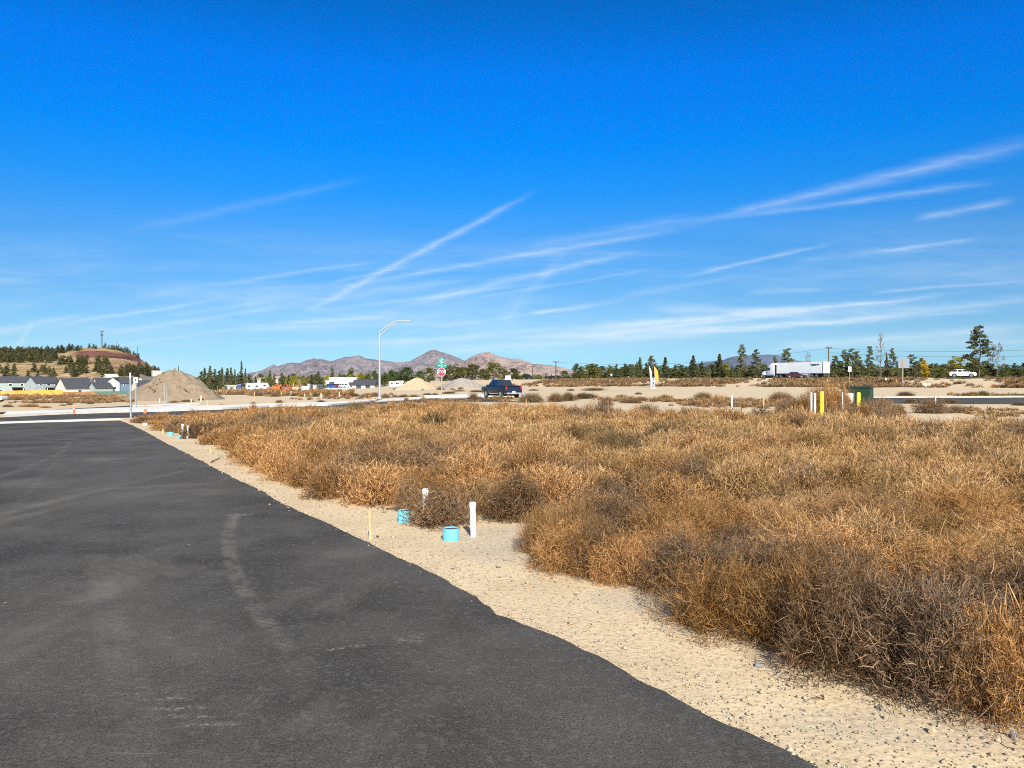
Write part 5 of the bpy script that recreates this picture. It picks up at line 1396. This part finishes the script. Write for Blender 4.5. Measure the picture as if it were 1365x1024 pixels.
def fence(pts, h, mat, label, y=None, name='fence', bw=1.9):
    a, b = pts; a = Vector(a); b = Vector(b); d = b - a; L = math.hypot(d.x, d.y)
    o = thing(name, label, 'fence', a, math.atan2(d.y, d.x)); n = max(2, int(L / 2.4))
    rot = d.z / L
    mb = MB()
    for i in range(int(L / .35)):
        x = i * .35 + .17; mb.box((x, 0, h / 2 - .2 + rot * x), (.33, .03, h + .4))
    mb.build('board_panel', M[mat], o, fix=False)
    for i in range(n + 1):
        x = L * i / n; m2 = MB(); m2.box((x, .08, h / 2 - .2 + rot * x), (.12, .12, h + .55)); m2.build('post', M[mat], o)
fence((P(-30, 529, 322), P(84, 526.5, 345)), 2.3, 'fence_wood', 'bright new cedar board fence in front of the left houses')
fence((P(83, 527, 350), P(131, 526, 360)), 1.5, 'fence_brown', 'brown board fence right of the bright cedar fence')
fence((P(129, 526.5, 340), P(172, 525.5, 350)), 1.5, 'teal_fabric', 'green screened fence in front of the cream gable')
# ------------------------------------------------------------------ vehicles
def cyl_y(mb, c, r, w, n=20, r2=None):
    mb.tube([(c[0], c[1] - w / 2, c[2]), (c[0], c[1] + w / 2, c[2])], r if r2 is None else [r, r2], n)
def add_wheel(o, x, y, r=.34, w=.24, out=1):
    m = MB(); c = (x, y, r)
    m.tube([(x, y - w / 2, r), (x, y - w / 2 + .03, r), (x, y + w / 2 - .03, r), (x, y + w / 2, r)], [r * .9, r, r, r * .9], 22)
    t = m.build('wheel', M['black'], o, smooth=True)
    m = MB(); m.tube([(x, y + out * (w / 2 - .02), r), (x, y + out * (w / 2 + .012), r)], [r * .66, r * .58], 18); m.build('rim', M['chrome'], t, smooth=True)
def vehicle(name, cat, label, pos, rz, low, cab, W, paint, wheels, r=.34, glass_split=(.5,), sc=1, plate=False, bed=None, tail=True, open_door=False):
    """low: side outline of the body (x forward, z); cab: bottom x0,x1, top x2,x3, z0,z1 of the glasshouse"""
    o = thing(name, label, cat, pos, rz, None, sc)
    mb = MB(); mb.prism([Vector((x, -W / 2, z)) for x, z in low], (0, W, 0))
    b = mb.build('body', M[paint], o, bevel=.05, smooth=True)
    x0, x1, x2, x3, z0, z1 = cab; wb, wt_ = W / 2 - .05, W / 2 - .26
    lo = [(x0, -wb, z0 - .03), (x1, -wb, z0 - .03), (x1, wb, z0 - .03), (x0, wb, z0 - .03)]; hi = [(x2, -wt_, z1), (x3, -wt_, z1), (x3, wt_, z1), (x2, wt_, z1)]
    mb = MB(); mb.face(lo[::-1]); mb.face(hi)
    for i in range(4): mb.face((lo[i], lo[(i + 1) % 4], hi[(i + 1) % 4], hi[i]))
    mb.build('cabin', M[paint], o, bevel=.05, smooth=True)
    def quad(a, b_, c, d, m0=.08, m1=.1, push=.012, nm='window'):
        a, b_, c, d = map(Vector, (a, b_, c, d)); n = (b_ - a).cross(d - a).normalized()
        f = lambda u, v: (a.lerp(b_, u)).lerp(d.lerp(c, u), v) + n * push
        m = MB(); q = [f(m0, m1), f(1 - m0, m1), f(1 - m0, 1 - m1), f(m0, 1 - m1)]
        m.prism(q, -n * (push - .004)); m.build(nm, M['glass'], o)
    for sgn in (-1, 1):
        L0, L1, H1, H0 = Vector((x0, sgn * wb, z0)), Vector((x1, sgn * wb, z0)), Vector((x3, sgn * wt_, z1)), Vector((x2, sgn * wt_, z1))
        cuts = [0] + list(glass_split) + [1]
        for a, b2 in zip(cuts, cuts[1:]):
            q = (L0.lerp(L1, a), L0.lerp(L1, b2), H0.lerp(H1, b2), H0.lerp(H1, a))
            quad(*(q if sgn < 0 else (q[1], q[0], q[3], q[2])), m0=.07, m1=.13)
    quad((x1, -wb, z0), (x1, wb, z0), (x3, wt_, z1), (x3, -wt_, z1), nm='windshield')
    quad((x0, wb, z0), (x0, -wb, z0), (x2, -wt_, z1), (x2, wt_, z1), nm='rear_window')
    xf, xr = max(p[0] for p in low), min(p[0] for p in low); zt = [z for x, z in low if x > xf - .4]; zh = max(zt) - .16
    zr = max(z for x, z in low if x < xr + .4) - .2
    for s in (-1, 1):
        m = MB(); m.box((xf - .06, s * (W / 2 - .24), zh), (.16, .34, .15)); m.build('headlight', M['chrome'], o, bevel=.02)
        m = MB(); m.box((xr + .04, s * (W / 2 - .11), zr), (.14, .18, .34)); m.build('taillight', M['redlight'], o, bevel=.02)
        m = MB(); m.box((x1 - .25, s * (W / 2 + .09), z0 + .08), (.12, .2, .16)); m.build('mirror', M[paint], o, bevel=.02)
        for xw in wheels:
            m = MB(); m.tube([(xw, s * (W / 2 - .05), r + .01), (xw, s * (W / 2 + .004), r + .01)], r * 1.17, 22); m.build('wheel_arch', M['black'], o)
            add_wheel(o, xw, s * (W / 2 - .09), r, .23, s)
    m = MB(); m.box(((xf + xr) / 2, 0, r * .75), ((xf - xr) * .8, W * .7, .18)); m.build('chassis', M['black'], o)
    if plate:
        m = MB(); m.box((xr - .02, 0, zr - .42), (.03, .34, .17)); m.build('number_plate', M['white'], o)
        m = MB(); m.box((xr - .06, 0, zr - .56), (.18, W * .86, .17)); m.build('bumper', M['grey_dark' if plate == 2 else 'chrome'], o, bevel=.03)
    if bed:
        m = MB(); m.box(((bed[0] + bed[1]) / 2, 0, bed[2]), (bed[1] - bed[0], W - .3, .02)); m.build('bed_floor', M['black'], o)
        m = MB(); m.box((bed[0] + .05, 0, bed[2] + .02), (.1, W - .12, .05)); m.build('tailgate_cap', M['black'], o)
    return o
sedan_low = [(2.3, .28), (2.34, .62), (2.2, .78), (1.0, .93), (-1.5, .97), (-2.2, .9), (-2.3, .6), (-2.25, .28)]
suv_low = [(2.25, .32), (2.3, .7), (2.15, .95), (1.05, 1.05), (-2.0, 1.08), (-2.25, .95), (-2.28, .6), (-2.2, .32)]
truck_low = [(2.85, .52), (2.9, .98), (2.75, 1.18), (1.35, 1.26), (-2.7, 1.28), (-2.86, 1.2), (-2.88, .58), (-2.75, .5)]
def heading(h): return math.atan2(h[1], h[0])
# the dark blue pickup, seen from behind left, its far front door swung open
p = G(669, 531)
tr = vehicle('pickup_truck', 'pickup truck', 'dark blue crew-cab pickup truck parked past the thicket, seen from behind', Vector((p.x - .1, p.y + 2.4, ground_z(p.x, p.y + 2.4))), heading((-.47, .88)), truck_low, (-.95, 1.5, -.75, .75, 1.26, 1.92), 2.0, 'navy', (1.75, -1.75), .42, (.46,), .97, plate=1, bed=(-2.8, -1.0, 1.30))
m = MB(); m.box((.95, 0, 1.945), (.5, .9, .05)); m.build('roof_plate', M['navy'], tr, bevel=.02)  # thin raised plate on the cab roof, in the body paint
m = MB(); m.prism([Vector((1.45, -1.0, .62)), Vector((1.45, -1.0, 1.28)), Vector((1.15, -1.0, 1.9)), Vector((.95, -1.25, 1.9)), Vector((.75, -1.9, 1.3)), Vector((.75, -1.9, .62))], (.07, .04, 0))
dr = m.build('open_door', M['navy'], tr, bevel=.015)
m = MB(); m.prism([Vector((1.36, -1.1, 1.34)), Vector((1.14, -1.14, 1.82)), Vector((.95, -1.36, 1.82)), Vector((.78, -1.78, 1.34))], (.09, .05, 0)); m.build('window', M['glass'], dr)

# cars on the highway and in the yard
def on_hw(px, y): return onland(px, y) + Vector((0, 0, .05))
vehicle('car', 'car', 'white sporty car driving right on the highway below the tallest pine', on_hw(1283.5, 150), heading((.86, -.52)), suv_low, (-2.2, 1.3, -1.2, .25, 1.04, 1.60), 1.85, 'carwhite', (1.42, -1.42), .36, (.33, .66))
vehicle('car', 'car', 'dark maroon car on the highway in front of the white trailer', on_hw(1061.5, 186), heading((.86, -.52)), sedan_low, (-1.75, 1.1, -1.2, .2, .95, 1.47), 1.8, 'maroon', (1.38, -1.38), .33, (.5,))
vehicle('car', 'car', 'black car far down the highway right of the broad olive tree', on_hw(789, 300), heading((.75, -.65)), suv_low, (-1.9, 1.15, -1.5, .3, 1.04, 1.68), 1.85, 'cardark', (1.4, -1.4), .36, (.5,), 1.25)
vehicle('car', 'car', 'white car far down the highway left of the feather flags', on_hw(847, 268), heading((-.85, .55)), sedan_low, (-1.75, 1.1, -1.2, .2, .95, 1.47), 1.8, 'carwhite', (1.38, -1.38), .33, (.5,), 1.1)
vehicle('car', 'car', 'dark car behind the berm just right of the pickup', on_hw(704, 300), heading((.7, -.7)), suv_low, (-1.9, 1.15, -1.5, .3, 1.04, 1.68), 1.85, 'cardark', (1.4, -1.4), .36, (.5,))
vehicle('car', 'car', 'small dark car behind the berm below the left utility pole', on_hw(735, 310), heading((-.8, .6)), sedan_low, (-1.75, 1.1, -1.2, .2, .95, 1.47), 1.8, 'cardark', (1.38, -1.38), .33, (.5,))
p = onland(-14, 112)
vehicle('car', 'car', 'white car cut off by the left edge of the picture on the far lane', p, heading((.99, .1)), sedan_low, (-1.75, 1.1, -1.2, .2, .95, 1.47), 1.8, 'carwhite', (1.38, -1.38), .33, (.5,), .92)
for px, pt, y, lab in ((441, 'carblue', 300, 'blue car parked before the long white building'), (449.5, 'carred', 302, 'red car parked right of the blue one before the long white building'), (459, 'carwhite', 298, 'white car parked before the building with the dark roof')):
    c = P(px, 517.5, y); vehicle('car', 'car', lab, Vector((c.x, c.y, surf_z(c.x, c.y) + .5)), heading((.8, -.6)), suv_low, (-2.0, 1.15, -1.6, .3, 1.04, 1.68), 1.85, pt, (1.42, -1.42), .36, (.5,))
def van(px, y, yb, L, H, label, mat='white', rot=0):
    c = P(px, yb, y); o = thing('trailer_van', label, 'trailer', c, R(rot))
    m = MB(); m.prism([Vector((-L / 2, -1.2, .5)), Vector((L / 2 - .1, -1.2, .5)), Vector((L / 2, -1.2, H * .5)), Vector((L / 2 - .8, -1.2, H)), Vector((-L / 2, -1.2, H))], (0, 2.4, 0)); m.build('body', M[mat], o, bevel=.1)
    for x in (-.25, .3):
        m = MB(); m.box((x * L, -1.21, H * .66), (L * .2, .04, H * .2)); m.build('window', M['glass'], o)
    for x in (-L * .3, L * .3): add_wheel(o, x, -1.05, .42, .25, -1); add_wheel(o, x, 1.05, .42, .25, 1)
van(338, 262, 521.5, 4.6, 2.6, 'white trailer behind the short lamp post, left one of two', 'white', 3)
van(349.5, 264, 521, 4.4, 2.7, 'white trailer behind the short lamp post, right one of two', 'white', -4)
van(524.5, 300, 517.5, 3.4, 2.7, 'white camper trailer behind the tall lamp post, left one', 'white', 20)
van(534, 305, 517.5, 3.6, 2.9, 'white camper trailer at the left edge of the tan sand heap', 'white', 8)
def container(px0, px1, y, yb, yt, mat, label):
    k = y / F; c = P((px0 + px1) / 2, yb, y); w, h = (px1 - px0) * k, (yb - yt) * k
    o = thing('container', label, 'container', c, R(5))
    m = MB(); m.box((0, 0, h / 2), (w, 2.6, h)); b = m.build('box_body', M[mat], o, bevel=.04)
    m = MB()
    for i in range(int(w / .5)): m.box((-w / 2 + .25 + i * .5, -1.33, h / 2), (.18, .06, h * .9))
    m.build('corrugation', M[mat], o)
    m = MB(); m.box((0, 0, h + .05), (w * 1.02, 2.7, .1)); m.build('roof_sheet', M['grey_dark' if mat == 'container' else 'tan'], o)
container(413, 419, 275, 520, 512.5, 'container', 'dark steel container in the construction yard, left of the tan crate')
container(418, 422.5, 272, 520, 513.5, 'tan', 'tan crate between two dark containers in the construction yard')
container(423, 431, 278, 520, 512.5, 'container', 'dark steel container in the construction yard, right of the tan crate')
container(411, 413, 270, 519.5, 512, 'white', 'narrow white cabin at the left end of the dark containers')
container(317, 322.5, 295, 520, 512.5, 'carblue', 'blue-grey container right of the white flat building')

def digger(px, y, yb, s, mat, label, rot=0, armup=1.0):
    """tracked excavator: tracks, house, cab, two-piece boom and bucket"""
    c = P(px, yb, y); o = thing('excavator', label, 'excavator', c, R(rot), None, s)
    for q in (-1, 1):
        m = MB(); m.prism([Vector((-1.9, q * 1.1 - .3, .1)), Vector((-1.5, q * 1.1 - .3, 0)), Vector((1.5, q * 1.1 - .3, 0)), Vector((1.9, q * 1.1 - .3, .1)), Vector((2.0, q * 1.1 - .3, .45)), Vector((1.6, q * 1.1 - .3, .85)), Vector((-1.6, q * 1.1 - .3, .85)), Vector((-2.0, q * 1.1 - .3, .45))], (0, .6, 0)); m.build('track', M['black'], o)
    m = MB(); m.box((-.4, 0, 1.45), (3.0, 2.5, 1.0)); m.build('body', M[mat], o, bevel=.12)
    m = MB(); m.box((.7, -.7, 2.3), (1.2, 1.0, 1.5), top=(.85, .9)); cb = m.build('cab', M[mat], o, bevel=.08)
    m = MB(); m.box((.7, -1.2, 2.45), (.9, .06, .9)); m.build('window', M['glass'], cb)
    m = MB(); m.box((1.3, -.7, 2.4), (.06, .8, .9)); m.build('window', M['glass'], cb)
    e, t = Vector((3.2, .3, 2.0 + 1.9 * armup)), Vector((4.6, .3, .9 + .6 * armup))
    m = MB(); m.tube([(1.0, .3, 1.5), (2.0, .3, 3.0 + .6 * armup), e], [.26, .3, .2], 6); m.build('boom', M[mat], o)
    m = MB(); m.tube([e, t], [.2, .15], 6); m.build('dipper', M[mat], o)
    m = MB(); m.prism([t + Vector(v) for v in ((0, -.45, .1), (.2, -.45, -.2), (.0, -.45, -.8), (-.6, -.45, -.7), (-.4, -.45, -.1))], (0, .9, 0)); m.build('bucket', M['grey_dark'], o)
digger(362, 262, 521.3, .62, 'machine', 'orange excavator in the yard next to the white trailers', 15, .55)
digger(376, 266, 520.6, .66, 'machine', 'orange excavator with its boom lowered, middle of the yard', 200, .5)
digger(387, 264, 520.6, .66, 'machine_red', 'rusty red excavator right of the orange machines in the yard', 165, .6)
digger(398, 268, 520.4, .58, 'machine', 'smaller orange excavator at the right end of the machines', 10, .35)
for i, (px, y, L, h, mat, lab) in enumerate(((369, 258, 2.4, 1.4, 'machine', 'orange steel hopper between the two orange excavators'), (382, 257, 2.6, 1.2, 'machine_red', 'rust-red steel bin in front of the red excavator'), (393, 259, 2.0, 1.3, 'tan', 'tan crate standing in front of the red excavator'), (405.5, 262, 1.8, 1.4, 'white', 'white tank in the yard left of the containers'))):
    c = P(px, 520.8, y); o = thing('steel_bin', lab, 'bin', c, R(10 * i))
    m = MB(); m.box((0, 0, h / 2), (L, 1.8, h), top=(1.2, 1.15)); m.build('bin_body', M[mat], o, bevel=.06)
    m = MB(); m.box((0, 0, h + .02), (L * 1.25, 2.15, .1)); m.build('rim', M['machine' if mat != 'white' else 'white'], o)
    m = MB(); m.box((0, 0, .05), (L * .8, 1.4, .14)); m.build('skid', M['black'], o)

# ------------------------------------------------------------------ the semi truck: tractor and trailer move as one
h = Vector((-.45, .893, 0)).normalized()
rear = on_hw(1101.5, 190)
tk = thing('semi_truck', 'white semi truck with a long white trailer driving left on the highway', 'semi truck', rear, heading(h))
TL = 15.0
m = MB(); m.box((TL / 2, 0, 2.62), (TL, 2.55, 2.75)); tb = m.build('trailer_box', M['trailer'], tk, bevel=.03)
m = MB(); m.box((TL / 2, 0, 1.2), (TL, 2.5, .12)); m.build('trailer_floor_rail', M['chrome'], tk)
for s in (-1, 1):
    m = MB(); m.box((-.02, s * .62, 2.62), (.05, 1.2, 2.6)); d_ = m.build('rear_door', M['white'], tk)
    m2 = MB(); m2.tube([(-.06, s * .3, 1.4), (-.06, s * .3, 3.85)], .03, 6); m2.build('lock_rod', M['galv'], d_)
m = MB(); m.box((.02, 1.27, 2.62), (.12, .06, 2.74)); m.box((.02, -1.27, 2.62), (.12, .06, 2.74)); m.build('corner_post', M['grey_dark'], tk)
m = MB(); m.box((6.5, 1.25, .72), (3.4, .04, .8)); m.build('side_skirt', M['trailer'], tk)
# company lettering near the trailer's rear: unreadable dark teal strokes in the photograph, kept as strokes
m = MB()
for x, w, z, hh in ((4.05, .26, 3.32, .62), (3.65, .22, 3.24, .42), (3.35, .26, 3.26, .46), (3.0, .26, 3.28, .44), (2.62, .28, 3.32, .42), (2.26, .2, 3.32, .34), (1.96, .26, 3.34, .36), (1.62, .22, 3.34, .34)):
    m.box((x - .5, 1.284, z), (w * 1.15, .012, hh)); 
m.build('lettering', M['letter_teal'], tk)
for x in (2.0, 3.4):
    for s in (-1, 1): add_wheel(tk, x, s * 1.02, .5, .46, s)
m = MB(); m.box((2.7, 0, .85), (3.0, 1.2, .35)); m.build('bogie', M['black'], tk)
m = MB(); m.box((-.02, 0, .62), (.12, 2.3, .14)); m.box((.0, .7, .9), (.08, .1, .6)); m.box((.0, -.7, .9), (.08, .1, .6)); m.build('underride_guard', M['grey_dark'], tk)
x = TL
m = MB(); m.box((x + .6, 0, .85), (7.2, 1.0, .3)); m.build('tractor_frame', M['black'], tk)
for xx in (x - 1.3, x - .05):
    for s in (-1, 1): add_wheel(tk, xx, s * .98, .5, .5, s)
for s in (-1, 1): add_wheel(tk, x + 4.6, s * 1.05, .5, .32, s)
m = MB(); m.prism([Vector((x + .9, -1.22, .7)), Vector((x + 3.5, -1.22, .7)), Vector((x + 3.5, -1.22, 2.1)), Vector((x + 3.0, -1.22, 2.95)), Vector((x + 2.3, -1.22, 3.75)), Vector((x + 1.7, -1.22, 3.95)), Vector((x + .9, -1.22, 3.95))], (0, 2.44, 0)); m.build('sleeper_cab', M['carwhite'], tk, bevel=.1, smooth=True)
m = MB(); m.prism([Vector((x + 3.45, -1.0, .75)), Vector((x + 5.4, -1.0, .75)), Vector((x + 5.5, -1.0, 1.1)), Vector((x + 5.3, -1.0, 1.65)), Vector((x + 4.9, -1.0, 1.85)), Vector((x + 3.45, -1.0, 2.1))], (0, 2.0, 0)); m.build('hood', M['carwhite'], tk, bevel=.12, smooth=True)
m = MB(); m.box((x + 5.45, 0, .55), (.35, 2.3, .4)); m.build('bumper', M['carwhite'], tk, bevel=.08)
for s in (-1, 1):
    m = MB(); m.prism([Vector((x + 2.35, s * 1.21, 2.05)), Vector((x + 3.4, s * 1.21, 2.05)), Vector((x + 3.0, s * 1.21, 2.8)), Vector((x + 2.35, s * 1.21, 2.85))], (0, s * .03, 0)); m.build('side_window', M['glass'], tk)
    m = MB(); m.tube([(x + 1.0, s * 1.0, .75), (x + 2.6, s * 1.0, .75)], .33, 14); m.build('fuel_tank', M['chrome'], tk)
    m = MB(); m.box((x + 4.6, s * 1.08, 1.05), (1.3, .3, .5)); m.build('fender', M['carwhite'], tk, bevel=.12)
    m = MB(); m.box((x + 5.4, s * .85, 1.2), (.25, .35, .22)); m.build('headlight', M['chrome'], tk, bevel=.04)
m = MB(); m.prism([Vector((x + 3.53, -1.05, 2.12)), Vector((x + 3.53, 1.05, 2.12)), Vector((x + 3.1, 1.0, 2.88)), Vector((x + 3.1, -1.0, 2.88))], (.03, 0, .02)); m.build('windshield', M['glass'], tk)
m = MB(); m.box((x + .45, 0, 2.3), (.7, 2.2, 2.6)); m.build('cab_gap_fairing', M['container'], tk)

# ------------------------------------------------------------------ the air
hz = bpy.data.materials.new('thin_haze'); hz.use_nodes = True
t = NT(hz.node_tree); t.n.remove(t.n['Principled BSDF'])
vol = t.new('ShaderNodeVolumePrincipled'); vol.inputs['Color'].default_value = (.72, .84, 1, 1); vol.inputs['Density'].default_value = 7e-6; vol.inputs['Anisotropy'].default_value = .1
t.l.new(vol.outputs[0], t.n['Material Output'].inputs['Volume'])
mb = MB(); mb.box((0, 3900, 108), (20000, 11000, 275)); tag(mb.build('haze', hz), kind='stuff')
